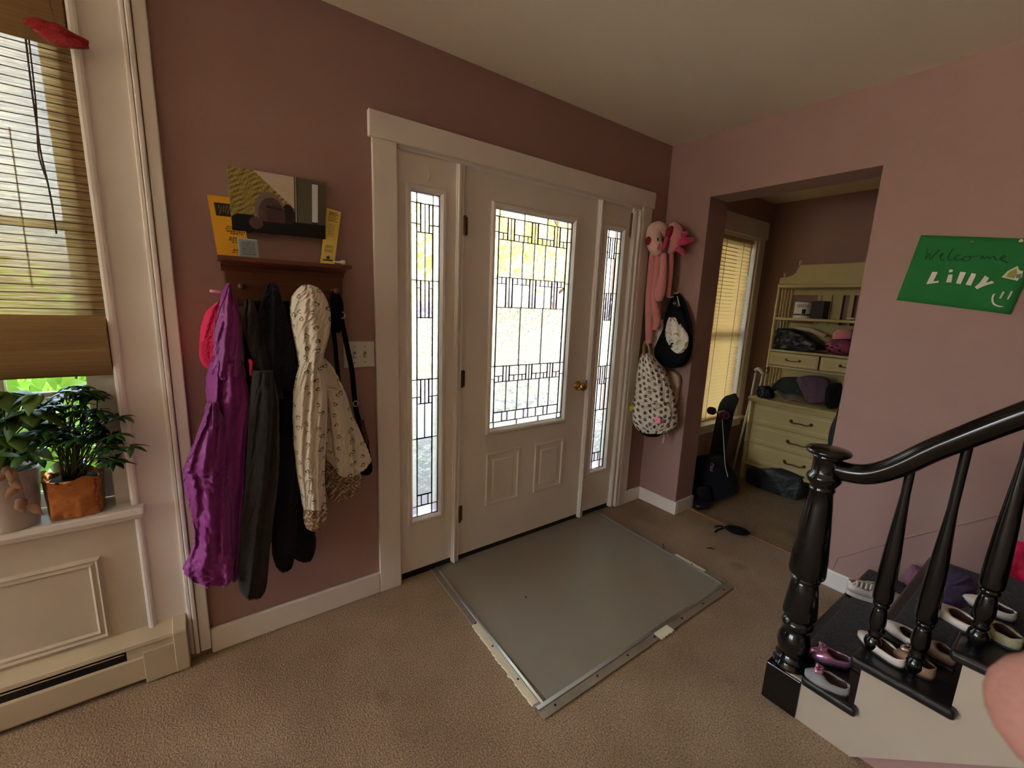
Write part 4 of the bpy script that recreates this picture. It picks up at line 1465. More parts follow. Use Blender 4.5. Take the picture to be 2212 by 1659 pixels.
G().tube(crom([X(1463, 640, 1.52), X(1468, 665, 1.48), X(1466, 690, 1.46), X(1472, 706, 1.45)], 16), .004, 8).build('white_piping', 'white_plastic', bg_, smooth=True)
for u, v in ((1457, 655),):
    G().lathe([(.010, 0), (.010, .002), (.005, .003), (.005, .0)], X(u, v, 1.505), 14, 'x').build('grommet', 'tin_metal', bg_, smooth=True)
# pale cardigan edge behind the bags
garment_o = garment('hanging_scarf', M('cream_knit', (206, 178, 150), .95, bump=(120, .5)), None, [(802, 1445, 1456), (812, 1446, 1466), (830, 1448, 1468), (850, 1450, 1463), (870, 1452, 1462)], 1.53, .02, .03, seed=57, ax='x', lim=lim, m=40)
tag(garment_o, 'cream cloth bulging out between the backpack and the wall', 'cloth')

# backpack printed with black flowers
def flowers(P, s, w, st):
    C = np.zeros(P.shape) + rgb(226, 212, 196)
    A = s * 3.6 * (.75 + .5 * w)
    B = P[..., 2] / .040 + .5 * (np.floor(A) % 2)
    r = np.random.default_rng(6)
    J = r.uniform(-.16, .16, (64, 64, 3))[np.floor(A).astype(int) % 64, np.floor(B).astype(int) % 64]
    x, y = A - np.floor(A) - .5 - J[..., 0], B - np.floor(B) - .5 - J[..., 1]
    th = np.arctan2(y, x) + J[..., 2] * 9
    d = np.hypot(x, y)
    C[d < .27 * (1 + .28 * np.cos(5 * th))] = rgb(28, 24, 24)
    C[d < .08] = rgb(190, 172, 150)
    return C
bp = thing('backpack', 'cream backpack printed with black flowers hanging beside the front door', 'backpack', tuple(D(1415, 935)))
garment('body', 'cloth_print', bp, [(764, 1386, 1404), (775, 1382, 1416), (795, 1378, 1432), (820, 1374, 1445), (850, 1371, 1456), (880, 1367, 1462), (905, 1367, 1464), (920, 1372, 1460), (930, 1382, 1444)], 0.045, .085, .085, [(1.5, .012, .2, 1, .8), (3, .006, 1, -2, .8)], seed=61, ax=(DP, DN), colfn=flowers, n=150, m=220)
garment('front_pocket', 'cloth_print', bp, [(868, 1376, 1440), (880, 1372, 1448), (900, 1370, 1450), (916, 1374, 1446), (926, 1384, 1436)], 0.115, .035, .05, [(2, .004, .2, 1, .8)], seed=62, ax=(DP, DN), colfn=flowers, n=140, m=110)
G().tube(crom([D(1374, 882, 1.405), D(1395, 880, 1.372), D(1420, 881, 1.368), D(1445, 876, 1.40)], 24), .004, 8).build('pocket_zip', 'cream_knit', bp, smooth=True)
garment('base', 'black_cloth', bp, [(922, 1376, 1444), (932, 1382, 1438), (939, 1394, 1426)], 0.060, .06, .06, seed=63, ax=(DP, DN), m=30, label='black padded bottom')
G().ribbon(crom([D(1391, 772, 1.50), D(1391, 748, 1.53), D(1396, 737, 1.54), D(1402, 748, 1.53), D(1406, 772, 1.50)], 24), (1, 0, 0), .02, .006).build('grab_loop', 'cream_knit', bp)
for pts in ([(1380, 800, 1.54), (1371, 840, 1.545), (1362, 870, 1.55), (1360, 905, 1.55)], [(1426, 790, 1.54), (1450, 830, 1.55), (1462, 860, 1.55)]):
    G().ribbon(crom([D(*p) for p in pts], 20), (0, 1, 0), .035, .012).build('shoulder_strap', 'cloth_print' if False else 'cream_knit', bp, bevel=.003)
for pts in ([(1433, 930, 1.47), (1434, 945, 1.46), (1431, 958, 1.46)], [(1440, 926, 1.49), (1443, 942, 1.49)]):
    G().ribbon(crom([D(*p) for p in pts], 10), (0, 1, 0), .012, .003).build('strap_end', 'cream_knit', bp)
M('charm_yellow', (206, 210, 60), .5)
M('charm_pink', (238, 140, 160), .6)
kc = thing('key_charm', 'pink flower charm clipped to the front of the backpack', 'charm', tuple(D(1421, 908, 1.36)))
G().tube([D(1423, 890, 1.362), D(1422, 902, 1.355)], .0025, 8).build('cord', 'white_plastic', kc)
g = G()
c = D(1421, 908, 1.352)
for k in range(5):
    a = 2 * PI * k / 5
    g.blob(c + np.array([0, .014 * math.cos(a), .014 * math.sin(a)]), (.010, .013, .013), 12, 8)
g.build('petals', 'charm_pink', kc, smooth=True)
kc = thing('pompom_charm', 'small yellow charm dangling at the side of the backpack', 'charm', tuple(D(1364, 880, 1.50)))
G().blob(D(1364, 881, 1.50), (.02, .02, .024), 16, 12, fn=lambda d: 1 + .08 * math.sin(9 * d[0] + 7 * d[1] + 8 * d[2])).build('pompom', 'charm_yellow', kc, smooth=True)
G().tube([D(1364, 876, 1.50), D(1368, 862, 1.515)], .003, 8).build('cord', 'white_plastic', kc)

# ================================================================ GREEN PAPER SIGN ON THE RIGHT WALL
M('paper_green', (28, 116, 50), .85, bump=(300, .1), var=(6, (24, 106, 44), .3))
M('ink_green', (16, 70, 34), .8)
M('paper_white', (226, 212, 200), .8)
M('paper_cream', (216, 206, 170), .8)
M('paper_olive', (150, 148, 70), .8)
M('paper_lilac', (120, 110, 130), .8)
sg = thing('paper_sign', 'green handmade paper welcome sign taped to the rose wall', 'sign', (XR, -1.49, 1.49))
TL = np.array([-1.343, 1.801]); ang = math.radians(8.1)
ex = np.array([-math.cos(ang), -math.sin(ang)]); ey = np.array([math.sin(ang), -math.cos(ang)])
PW, PH = .366, .289
def quad3(p, d): return (XR - d, p[0], p[1])
n_ = 12
P = []
for i in range(n_ + 1):
    r_ = []
    for j in range(n_ + 1):
        q = TL + ex * PW * j / n_ + ey * PH * i / n_
        lift = .002 + .012 * (max(0, j / n_ - .75) / .25) ** 2 * (i / n_) ** 2
        r_.append(quad3(q, lift))
    P.append(r_)
G().sheet(P, .0006, (1, 0, 0)).build('paper', 'paper_green', sg, smooth=True)
def stroke(pts, w, d=.0036, mat='paper_white', nm='letter'):
    """flat cut-out letter stroke from photo pixels on the sign's plane"""
    Q = [at(u, v, 'x', XR - d)[1:] for u, v in pts]
    Q = np.array(Q)
    if len(Q) > 2: Q = crom(Q, 5 * len(Q))
    P3 = [(XR - d, a, b) for a, b in Q]
    return G().ribbon(P3, np.cross((1, 0, 0), np.array(P3[-1]) - np.array(P3[0])) if len(P3) < 3 else None, w, .0012) if len(P3) < 3 else G().tube(P3, w / 2, 8, up=(1, 0, 0), flat=1.0)
s8 = lambda x, y: (1920 + x / 6.38, 460 + y / 6.38)
def poly(pts, mat, nm, d=.0034, t=.0008):
    Q = [at(*s8(x, y), 'x', XR - d)[1:] for x, y in pts]
    G().prism([(a, b) for a, b in Q], 'x', XR - d - t, XR - d).build(nm, mat, sg, fix=True)
poly([(600, 812), (668, 812), (668, 830), (612, 945), (688, 934), (686, 960), (522, 982), (520, 972)], 'paper_white', 'letter')            # L
poly([(828, 795), (850, 778), (888, 788), (872, 815), (832, 822)], 'paper_white', 'letter')                                             # i dot
poly([(822, 848), (882, 848), (862, 958), (788, 956)], 'paper_white', 'letter')                                                         # i
poly([(985, 812), (1064, 818), (990, 980), (926, 970)], 'paper_white', 'letter')                                                       # l
poly([(1140, 830), (1200, 838), (1195, 870), (1130, 1000), (1058, 990)], 'paper_white', 'letter')                                      # l
poly([(1325, 862), (1382, 898), (1338, 965), (1425, 935), (1450, 965), (1330, 1000), (1215, 1052), (1184, 1022), (1255, 960)], 'paper_white', 'letter')   # y
def line(pts, r, mat, nm, d=.0038):
    P3 = [at(*s8(x, y), 'x', XR - d) for x, y in pts]
    P3 = crom(P3, 6 * len(P3)) if len(P3) > 2 else np.array(P3)
    G().tube(P3, r, 8, up=(1, 0, 0), flat=1.0).build(nm, mat, sg, smooth=True)
line([(1455, 1115), (1430, 1180), (1450, 1255), (1540, 1290), (1640, 1275), (1715, 1220), (1745, 1145)], .0032, 'paper_white', 'smile')
line([(1585, 1085), (1535, 1180)], .0036, 'paper_white', 'smile_eye')
line([(1700, 1080), (1640, 1195)], .0036, 'paper_white', 'smile_eye')
# cut-out house sticker
poly([(1555, 885), (1640, 800), (1775, 730), (1800, 790), (1850, 800), (1830, 925), (1770, 935)], 'paper_cream', 'house_sticker')
poly([(1610, 880), (1660, 815), (1760, 765), (1770, 830), (1730, 905)], 'paper_olive', 'house_sticker', d=.0044)
poly([(1760, 850), (1830, 835), (1815, 905), (1750, 895)], 'paper_lilac', 'house_sticker', d=.0044)
poly([(1790, 380), (1825, 355), (1855, 370), (1850, 400), (1795, 404)], 'paper_cream', 'tape')
poly([(1120, 385), (1165, 380), (1170, 405), (1125, 410)], 'paper_lilac', 'tape')
# handwritten word: W e l c o m e
for pts in ([(530, 480), (520, 560), (505, 640), (560, 560), (565, 640), (640, 560), (700, 500)],
            [(700, 600), (745, 570), (735, 555), (705, 590), (720, 650), (765, 645)],
            [(885, 490), (830, 570), (815, 640), (850, 655), (900, 620)],
            [(985, 590), (940, 580), (910, 620), (925, 655), (975, 645), (1020, 625)],
            [(1090, 595), (1030, 610), (1020, 655), (1080, 660), (1125, 625), (1090, 595), (1150, 600), (1240, 590)],
            [(1260, 640), (1290, 590), (1310, 630), (1370, 595), (1380, 635), (1450, 600), (1470, 645), (1520, 640)],
            [(1530, 640), (1600, 600), (1580, 585), (1540, 620), (1570, 660), (1635, 685)]):
    line(pts, .0013, 'ink_green', 'handwriting')

# ================================================================ ALCOVE: WINDOW AND BLIND
w2 = thing('window_2', 'narrow alcove window behind the cream venetian blind', None, ((WX0 + WX1) / 2, .1, WZ0), kind='structure')
g = G()
g.box(WX1, WX1 + .10, AY - .018, AY, WZ0 - .02, WZ1)
g.box(WX0 - .10, WX0, AY - .018, AY, WZ0 - .02, WZ1)
g.box(WX0 - .12, WX1 + .12, AY - .026, AY, WZ1, WZ1 + .145)
g.build('casing', 'trim_white', w2, bevel=.003)
g = G()
g.box(WX0, WX0 + .02, AY, .22, WZ0, WZ1); g.box(WX1 - .02, WX1, AY, .22, WZ0, WZ1); g.box(WX0, WX1, AY, .22, WZ1 - .02, WZ1)
g.build('jamb', 'trim_white', w2)
g = G()
g.box(WX0 - .12, WX1 + .12, AY - .06, .16, WZ0, WZ0 + .025)
g.box(WX0 - .10, WX1 + .10, AY - .018, AY, WZ0 - .07, WZ0)
g.build('sill', 'trim_white', w2, bevel=.004)
g = G()
for a in ((WX0 + .02, WX0 + .06, WZ0 + .025, WZ1 - .02), (WX1 - .06, WX1 - .02, WZ0 + .025, WZ1 - .02), (WX0 + .06, WX1 - .06, WZ0 + .025, WZ0 + .075), (WX0 + .06, WX1 - .06, WZ1 - .07, WZ1 - .02), (WX0 + .06, WX1 - .06, 1.22, 1.27)):
    g.box(a[0], a[1], .15, .19, a[2], a[3])
g.build('sash', 'trim_white', w2)
G().box(WX0 + .06, WX1 - .06, .168, .172, WZ0 + .075, 1.22).build('pane', 'glass_clear', w2)
G().box(WX0 + .06, WX1 - .06, .168, .172, 1.27, WZ1 - .07).build('pane', 'glass_clear', w2)
M('blind_slat', (222, 190, 136), .5, trans=.42)
vb = thing('venetian_blind', 'closed cream venetian blind in the alcove window', 'blind', ((WX0 + WX1) / 2, .075, WZ1 - .03))
bx0, bx1 = WX0 + .024, WX1 - .034
G().box(bx0, bx1, .055, .095, WZ1 - .048, WZ1 - .02).build('head_rail', 'blind_slat', vb, bevel=.003)
ns = 50
sz = np.linspace(WZ0 + .045, WZ1 - .06, ns)
P = []
for s in np.linspace(-.5, .5, 5):
    a = math.radians(62)
    u = .034 * s
    c = .004 * (1 - 4 * s * s)
    P.append([(0, u * math.cos(a) - c * math.sin(a), u * math.sin(a) + c * -math.cos(a)), (1, u * math.cos(a) - c * math.sin(a), u * math.sin(a) - c * math.cos(a))])
slat_me = G().sheet(P).mesh('slat', 'blind_slat', smooth=True)
for z in sz:
    o = bpy.data.objects.new('slat', slat_me)
    COL.objects.link(o)
    o.parent = vb
    o.location = (bx0 - vb.location[0], 0, z - vb.location[2])
    o.scale = (bx1 - bx0, 1, 1)
G().box(bx0, bx1, .066, .086, WZ0 + .026, WZ0 + .040).build('bottom_rail', 'blind_slat', vb, bevel=.003)
for x in (bx0 + .10, bx1 - .18):
    G().tube([(x, .052, WZ1 - .05), (x, .052, WZ0 + .03)], .0016, 6).build('ladder_cord', 'shade_cord', vb)
G().tube([(bx1 - .06, .046, WZ1 - .05), (bx1 - .06, .046, WZ1 - .32)], .0045, 8).build('tilt_wand', 'white_plastic', vb, smooth=True)

# ================================================================ DRESSER AND HUTCH
DX0, DX1, DY0, DY1, DT = 2.655, 3.15, -1.005, -.222, .738
dr = thing('dresser', 'pale yellow three drawer dresser standing in the alcove', 'dresser', ((DX0 + DX1) / 2, (DY0 + DY1) / 2, 0))
G().box(DX0 - .012, DX1, DY0 - .010, DY1 + .010, DT - .022, DT).build('top', 'dresser_paint', dr, bevel=.006)
g = G()
g.box(DX0 + .018, DX1, DY0 + .02, DY1 - .02, .155, DT - .022)
g.build('carcass', 'dresser_paint', dr)
G().box(DX0 + .002, DX0 + .02, DY0 + .02, DY1 - .02, .150, .178).build('bottom_rail', 'dresser_paint', dr, bevel=.004)
G().prism([(DX0 - .004, DT - .022), (DX0 - .002, DT - .036), (DX0 + .02, DT - .042), (DX0 + .02, DT - .022)], 'y', DY0, DY1).build('edge_moulding', 'dresser_paint', dr)
for y in (DY0 + .022, DY1 - .022):
    for x in (DX0 + .022, DX1 - .022):
        G().lathe([(.015, 0), (.019, .02), (.021, .15), (.024, .155), (.021, .165), (.021, .34), (.024, .348), (.021, .355), (.021, .51), (.024, .518), (.021, .525), (.021, DT - .022)], (x, y, 0), 16).build('bamboo_leg', 'dresser_paint', dr, smooth=True)
M('pull_brass', (112, 82, 44), .4, metal=.8)
for z0, z1 in ((.190, .350), (.362, .515), (.527, .685)):
    d = G().box(DX0 + .002, DX0 + .030, DY0 + .048, DY1 - .048, z0, z1).build('drawer', 'dresser_paint', dr, bevel=.003)
    g = G()
    frame = []
    ya, yb, za, zb = DY0 + .072, DY1 - .072, z0 + .024, z1 - .024
    t = .004
    for b in ((ya, yb, za, za + t), (ya, yb, zb - t, zb), (ya, ya + t, za, zb), (yb - t, yb, za, zb)):
        g.box(DX0 - .001, DX0 + .004, *b)
    g.build('beading', 'dresser_line', d)
    zc = (z0 + z1) / 2
    yc = (DY0 + DY1) / 2 - .015
    h = G()
    h.tube(crom([(DX0 - .004, yc - .07, zc), (DX0 - .022, yc - .066, zc - .004), (DX0 - .026, yc - .04, zc - .010), (DX0 - .028, yc, zc - .006), (DX0 - .026, yc + .04, zc - .010), (DX0 - .022, yc + .066, zc - .004), (DX0 - .004, yc + .07, zc)], 30), .0045, 8)
    for s in (-.07, .07):
        h.lathe([(.013, 0), (.012, .004), (.007, .006), (.0, .007)], (DX0 + .002, yc + s, zc), 12, 'x')
    h.build('handle', 'pull_brass', d, smooth=True)

HX, HB = 2.872, 3.15
hu = thing('hutch', 'pale yellow open hutch with bamboo posts standing on the dresser', 'hutch', ((HX + HB) / 2, (DY0 + DY1) / 2, DT))
def post(x, y, z0, z1, r, nm='post'):
    prof = []
    h = z1 - z0
    for k in range(5):
        a = h * k / 5
        prof += [(r * 1.25, a + .004), (r, a + .014), (r, a + h / 5 - .008)]
    prof = [(r, 0)] + prof + [(r * 1.25, h), (r, h + .002)]
    return G().lathe(prof, (x, y, z0), 12).build(nm, 'dresser_paint', hu, smooth=True)
for y in (DY1 - .012, DY0 + .012):
    post(HX + .010, y, DT, 1.675, .012)
    post(HB - .014, y, DT, 1.675, .012)
    for i in range(3):
        x = HX + .085 + i * .055
        post(x, y, DT, 1.66, .008, 'spindle')
ya, yb = DY0 + .0, DY1 - .0
G().box(HX - .004, HB, ya, yb, 1.648, 1.672).build('top_board', 'dresser_paint', hu, bevel=.004)
G().box(HX, HB, ya + .01, yb - .01, 1.385, 1.405).build('shelf', 'dresser_paint', hu, bevel=.004)
G().box(HX, HB, ya + .01, yb - .01, 1.118, 1.136).build('shelf', 'dresser_paint', hu, bevel=.004)
G().box(HX, HB, ya + .01, yb - .01, .985, 1.002).build('drawer_floor', 'dresser_paint', hu, bevel=.003)
g = G()                                    # crest with the stepped curve
pts = [(DY1 - .002, 1.672), (DY1 - .002, 1.728), (DY1 - .05, 1.732), (DY1 - .09, 1.742), (DY1 - .118, 1.765), (DY1 - .13, 1.80), (DY1 - .145, 1.826),
       (DY0 + .145, 1.826), (DY0 + .13, 1.80), (DY0 + .118, 1.765), (DY0 + .09, 1.742), (DY0 + .05, 1.732), (DY0 + .002, 1.728), (DY0 + .002, 1.672)]
g.prism(pts, 'x', HX + .01, HX + .03)
g.build('crest', 'dresser_paint', hu, bevel=.003)
for y, z in ((DY1 - .035, 1.731), (DY1 - .138, 1.822), (DY0 + .035, 1.731), (DY0 + .138, 1.822)):
    G().lathe([(.008, 0), (.005, .01), (.009, .018), (.011, .028), (.007, .038), (.0, .042)], (HX + .02, y, z), 12).build('finial', 'dresser_paint', hu, smooth=True)
g = G()                                    # pierced back panel: arch and upright slots
g.box(HB - .012, HB - .002, ya + .02, yb - .02, DT, 1.36)
g.box(HB - .012, HB - .002, ya + .02, yb - .02, 1.60, 1.66)
for y in np.linspace(ya + .02, yb - .24, 8):
    g.box(HB - .012, HB - .002, y, y + (.07 if int(y * 100) % 2 else .03), 1.36, 1.60)
g.build('back_panel', 'dresser_paint', hu)
for y0_, y1_ in ((DY0 + .02, -.618), (-.606, DY1 - .02)):
    d = G().box(HX - .004, HX + .2, y0_, y1_, 1.006, 1.114).build('drawer', 'dresser_paint', hu, bevel=.003)
    g = G()
    t = .004
    a, b, za, zb = y0_ + .018, y1_ - .018, 1.022, 1.098
    for q in ((a, b, za, za + t), (a, b, zb - t, zb), (a, a + t, za, zb), (b - t, b, za, zb)):
        g.box(HX - .007, HX - .002, *q)
    g.build('beading', 'dresser_line', d)
    yc, zc = (y0_ + y1_) / 2, 1.06
    h = G()
    h.tube(crom([(HX - .004, yc - .05, zc), (HX - .022, yc - .046, zc - .003), (HX - .026, yc, zc - .007), (HX - .022, yc + .046, zc - .003), (HX - .004, yc + .05, zc)], 24), .004, 8)
    for s in (-.05, .05):
        h.lathe([(.011, 0), (.010, .004), (.0, .006)], (HX - .003, yc + s, zc), 12, 'x')
    h.build('handle', 'pull_brass', d, smooth=True)

# ---- things on the hutch and dresser
pc_ = thing('paint_can', 'white paint can with a dark band on the hutch top shelf', 'can', (2.96, -.36, 1.405))
def can_fn(P):
    return None
cx, cy, cz = 2.955, -.405, 1.4055
M('can_label', (214, 208, 198), .4)
G().lathe([(.058, 0), (.061, .003), (.061, .128), (.058, .131), (.055, .128), (.0, .126)], (cx, cy, cz), 32).build('can_body', 'can_label', pc_, auto=True)
G().lathe([(.0616, 0), (.0618, .001), (.0618, .011), (.0616, .012)], (cx, cy, cz + .022), 32).build('dark_band', 'black_plastic', pc_, auto=True)
G().lathe([(.062, 0), (.0635, .003), (.062, .006), (.05, .006), (.0, .004)], (cx, cy, cz + .128), 32).build('rim', 'tin_metal', pc_, auto=True)
dv = np.array([CAM_LOC[0] - cx, CAM_LOC[1] - cy]); dv /= np.linalg.norm(dv)
a0 = math.atan2(dv[1], dv[0])
def wrap(a, b, z0, z1, mat, nm):
    P = [[(cx + .0622 * math.cos(a0 + t), cy + .0622 * math.sin(a0 + t), z) for t in np.linspace(a, b, 8)] for z in (cz + z0, cz + z1)]
    G().sheet(P, .0005, (0, 0, 0.0001)).build(nm, mat, pc_, smooth=True)
wrap(-.05, .35, .036, .072, 'black_plastic', 'printed_square')
M('can_print', (120, 116, 112), .5)
for z in (.088, .102):
    for k in range(6):
        wrap(-.75 + k * .24, -.75 + k * .24 + .15, z, z + .006, 'can_print', 'printed_word')
g = G().box(2.93, 3.05, -.56, -.48, 1.405, 1.545)
tag(g.build('dark_box', M('card_dark', (46, 34, 32), .7), bevel=.003), 'dark box beside the paint can on the hutch shelf', 'box')
def alc(name, mat, label, cat, rows, x, df, db, seed, **k):
    o = garment(name, mat, None, rows, x, df, db, [(2, .012, .3, 1.5, .8), (4, .006, 1, -2, .8)], seed=seed, ax='x', lim=HB - .03, m=60, n=60, **k)
    return tag(o, label, cat)
M('vinyl_black', (14, 14, 18), .35, bump=(30, .4))
alc('black_bag', 'vinyl_black', 'black shiny bag slumped on the middle hutch shelf', 'bag', [(709, 1684, 1710), (716, 1676, 1738), (730, 1671, 1760), (745, 1669, 1780), (753, 1668, 1786), (757, 1670, 1784)], 2.97, .08, .10, 71)
g = G().tube([at(1722, 708, 'x', 3.0), at(1755, 714, 'x', 2.98), at(1783, 726, 'x', 2.96)], [.017, .018, .016], 14)
tag(g.build('paper_roll', M('paper_roll', (206, 190, 158), .8), smooth=True), 'cream paper roll lying across the black bag on the hutch', 'paper roll')
# pink helmet
M('helmet_pink', (196, 98, 128), .4, var=(18, (120, 50, 80), .16))
hc = at(1815, 745, 'x', 2.97)
hc[2] = 1.137 + .066
hl = thing('helmet', 'pink spotted child helmet on the middle hutch shelf', 'helmet', (hc[0], hc[1], 1.137))
G().blob(hc, (.105, .095, .068), 28, 18, fn=lambda d: 1.0 if d[2] < .45 else .92).build('shell', 'helmet_pink', hl, smooth=True)
g = G()
for (dy, dz_) in ((.055, .0), (.02, -.01), (-.01, .005), (.035, -.035), (-.03, -.03)):
    g.blob((hc[0] - .098 + .02 * abs(dy) * 10 * .1, hc[1] + dy, hc[2] + dz_), (.012, .012, .007), 10, 8)
g.build('vent', 'black_plastic', hl, smooth=True)
garment('pad', 'plush_pink', hl, [(712, 1812, 1842), (722, 1800, 1842), (732, 1800, 1842)], 2.95, .05, .06, m=30, seed=73, ax='x')
g = G().blob(at(1838, 688, 'x', 2.93), (.014, .03, .008), 14, 8)
tag(g.build('white_clip', 'white_plastic', smooth=True), 'tiny white clip on the edge of the top hutch shelf', 'clip')
# dresser top heap
ztop = DT + .001
alc('black_shoe', 'vinyl_black', 'black shoe at the corner of the dresser top', 'shoe', [(834, 1637, 1660), (842, 1634, 1668), (852, 1635, 1672), (860, 1640, 1672)], 2.72, .04, .05, 81)
alc('green_cloth', M('cloth_green', (46, 58, 48), .95, bump=(80, .4)), 'dark green cloth crumpled at the back of the dresser top', 'cloth', [(815, 1690, 1722), (824, 1676, 1735), (838, 1665, 1740), (848, 1668, 1740)], 2.97, .04, .06, 82)
alc('purple_sweater', M('knit_mauve', (104, 80, 98), .95, bump=(80, .6)), 'mauve sweater heaped on the dresser top', 'sweater', [(812, 1735, 1760), (818, 1722, 1785), (835, 1728, 1795), (852, 1738, 1795), (864, 1742, 1790), (868, 1745, 1785)], 2.86, .07, .10, 83)
alc('black_hat', 'wool_black', 'black knitted bag at the doorway end of the dresser top', 'bag', [(828, 1792, 1815), (838, 1786, 1818), (860, 1784, 1818), (875, 1786, 1812), (882, 1790, 1808)], 2.76, .07, .08, 84)
q = [at(u, v, 'z', z) for u, v, z in ((1671, 846, ztop + .045), (1720, 833, ztop + .06), (1740, 868, ztop + .006), (1690, 862, ztop + .006))]
g = G()
P = []
for i in range(9):
    a = i / 8
    P.append([(np.array(q[0]) * (1 - a) + np.array(q[3]) * a) * (1 - b) + (np.array(q[1]) * (1 - a) + np.array(q[2]) * a) * b + np.array([0, 0, .008 * math.sin(9 * b + 3 * a)]) for b in np.linspace(0, 1, 14)])
g.sheet(P, .004, (0, 0, -1))
tag(g.build('magazine', M('glossy_paper', (176, 166, 146), .3, var=(26, (110, 102, 92), .2, (1, 6, 1))), smooth=True), 'pale glossy magazine fanned open on the dresser top', 'magazine')
g = G()
c = at(1656, 800, 'x', HX - .012)
g.tube([c + np.array([0, .011 * math.sin(t), .022 * math.cos(t)]) for t in np.linspace(0, 2 * PI, 20)], .003, 8)
tag(g.build('cord_loop', 'black_cloth', smooth=True), 'small black cord loop hanging on the hutch post', 'cord')
# dark bags pushed under the dresser
alc('duffel_bag', M('vinyl_dark', (34, 38, 38), .5, bump=(25, .6)), 'dark crumpled duffel bag pushed under the dresser', 'bag', [(1008, 1618, 1700), (1025, 1614, 1742), (1045, 1618, 1748), (1060, 1640, 1748), (1072, 1668, 1742), (1077, 1690, 1735)], 2.72, .12, .16, 85)
# dark umbrella leaning by the doorway edge
um = thing('folded_umbrella', 'dark folded umbrella leaning on the dresser at the doorway edge', 'umbrella', tuple(at(1780, 1100, 'z', 0)))
pA, pB, pC = at(1809, 898, 'x', 2.56), at(1800, 935, 'x', 2.53), at(1796, 1010, 'x', 2.45)
pD = np.array([2.36, pC[1] + .02, .01])
G().tube(crom([pA, pB, pC, pD], 30), crom([[.010], [.026], [.034], [.010]], 30)[:, 0], 12).build('canopy', M('umbrella_teal', (22, 32, 36), .5), um, smooth=True)
G().tube([pA, pA + (pA - pB) * .8], .008, 10).build('handle', 'black_plastic', um, smooth=True)

# ---- floor of the alcove: bag, boot, skateboard, crutch
sb = thing('skateboard', 'dark skateboard with purple wheels leaning under the alcove window', 'skateboard', (2.22, -.19, 0))
B0, T0 = np.array([2.215, -.215, .02]), at(1574, 848, 'x', 2.32)
axl = (T0 - B0); Ls = np.linalg.norm(axl); axl /= Ls
vd = np.array([.515, .853, 0]); vd = vd - axl * (vd @ axl); vd /= np.linalg.norm(vd)
nd = np.cross(axl, vd)                       # side of the wheels (towards the window, left in view)
if nd[1] < 0: nd = -nd
P = []
for i, s in enumerate(np.linspace(0, 1, 25)):
    e = min(s, 1 - s) / .12
    hw = .10 * (math.sqrt(max(0, 1 - (1 - min(e, 1)) ** 2)) if e < 1 else 1) + .002
    kick = .05 * max(0, (abs(s - .5) - .32) / .18) ** 1.6
    c = B0 + axl * Ls * s - nd * kick
    P.append([c + vd * hw * q + nd * .006 * (1 - q * q) for q in np.linspace(-1, 1, 9)])
G().sheet(P, .011, -nd).build('deck', M('grip_black', (20, 20, 22), .8, bump=(300, .5)), sb, smooth=False)
M('wheel_purple', (120, 40, 92), .45)
for s in (.78, .22):
    c = B0 + axl * Ls * s + nd * .055
    tr_ = G()
    tr_.tube([c - vd * .085, c + vd * .085], .006, 10)
    tr_.tube([B0 + axl * Ls * s + nd * .008, c], [.03, .012], 10)
    tr_ = tr_.build('truck', 'tin_metal', sb, smooth=True)
    for q in (-.095, .095):
        w_ = G()
        k = c + vd * q
        w_.tube([k - vd * .020, k - vd * .017, k + vd * .017, k + vd * .020], [.026, .032, .032, .026], 24)
        w_ = w_.build('wheel', 'wheel_purple', sb, auto=True)
        G().tube([k - vd * .0215, k + vd * .0215], .012, 14).build('bearing', 'black_plastic', w_)
tag(garment('travel_bag', 'wool_black', None, [(986, 1502, 1548), (1000, 1498, 1562), (1025, 1494, 1580), (1050, 1491, 1590), (1062, 1492, 1590), (1070, 1500, 1586), (1074, 1520, 1570)], 2.06, .10, .14, [(2, .012, .3, 1.5, .8)], seed=91, ax='x', lim=2.9, m=60), 'black travel bag on the alcove floor beside the doorway', 'bag')
bg2 = bpy.data.objects['travel_bag']
M('print_grey', (120, 116, 118), .6)
for pts in ([(320, 1040), (345, 1042), (350, 1062), (330, 1075), (312, 1070)], [(345, 1090), (318, 1088), (315, 1125), (345, 1130)], [(318, 1108), (340, 1109)]):
    Q = [at(1480 + x / 5.72, 820 + y / 5.72, 'x', 1.952) for x, y in pts]
    G().tube(crom(Q, 14) if len(Q) > 2 else Q, .0035, 6, up=(1, 0, 0)).build('printed_mark', 'print_grey', bg2, smooth=True)
bt = thing('black_boot', 'black ankle boot standing just inside the doorway', 'boot', (1.90, -.30, 0))
garment('shaft', 'wool_black', bt, [(1052, 1500, 1528), (1068, 1498, 1532), (1085, 1497, 1535), (1094, 1499, 1533)], 1.90, .05, .06, seed=92, ax='x', lim=2.9, m=30)
c = at(1515, 1088, 'z', .04)
G().blob((c[0] + .02, c[1], .035), (.09, .055, .036), 20, 12).build('foot', 'vinyl_black', bt, smooth=True)
g = G()
g.tube(crom([at(1560, 905, 'x', 2.16), at(1563, 950, 'x', 2.12), at(1566, 1000, 'x', 2.06), at(1572, 1030, 'x', 1.95)], 24), .0028, 6)
tag(g.build('charging_cable', 'white_plastic', smooth=True), 'thin white cable dangling before the skateboard onto the travel bag', 'cable')
cr = thing('white_crutch', 'white metal crutch leaning beside the dresser', 'crutch', tuple(at(1590, 985, 'x', 2.72)))
c0, c1, c2_ = at(1633, 805, 'x', 2.86), at(1622, 860, 'x', 2.80), at(1596, 962, 'x', 2.72)
dn = (c2_ - c0) / np.linalg.norm(c2_ - c0)
c3 = c2_ + dn * (c2_[2] / -dn[2]) * .97
M('white_metal', (196, 192, 190), .4)
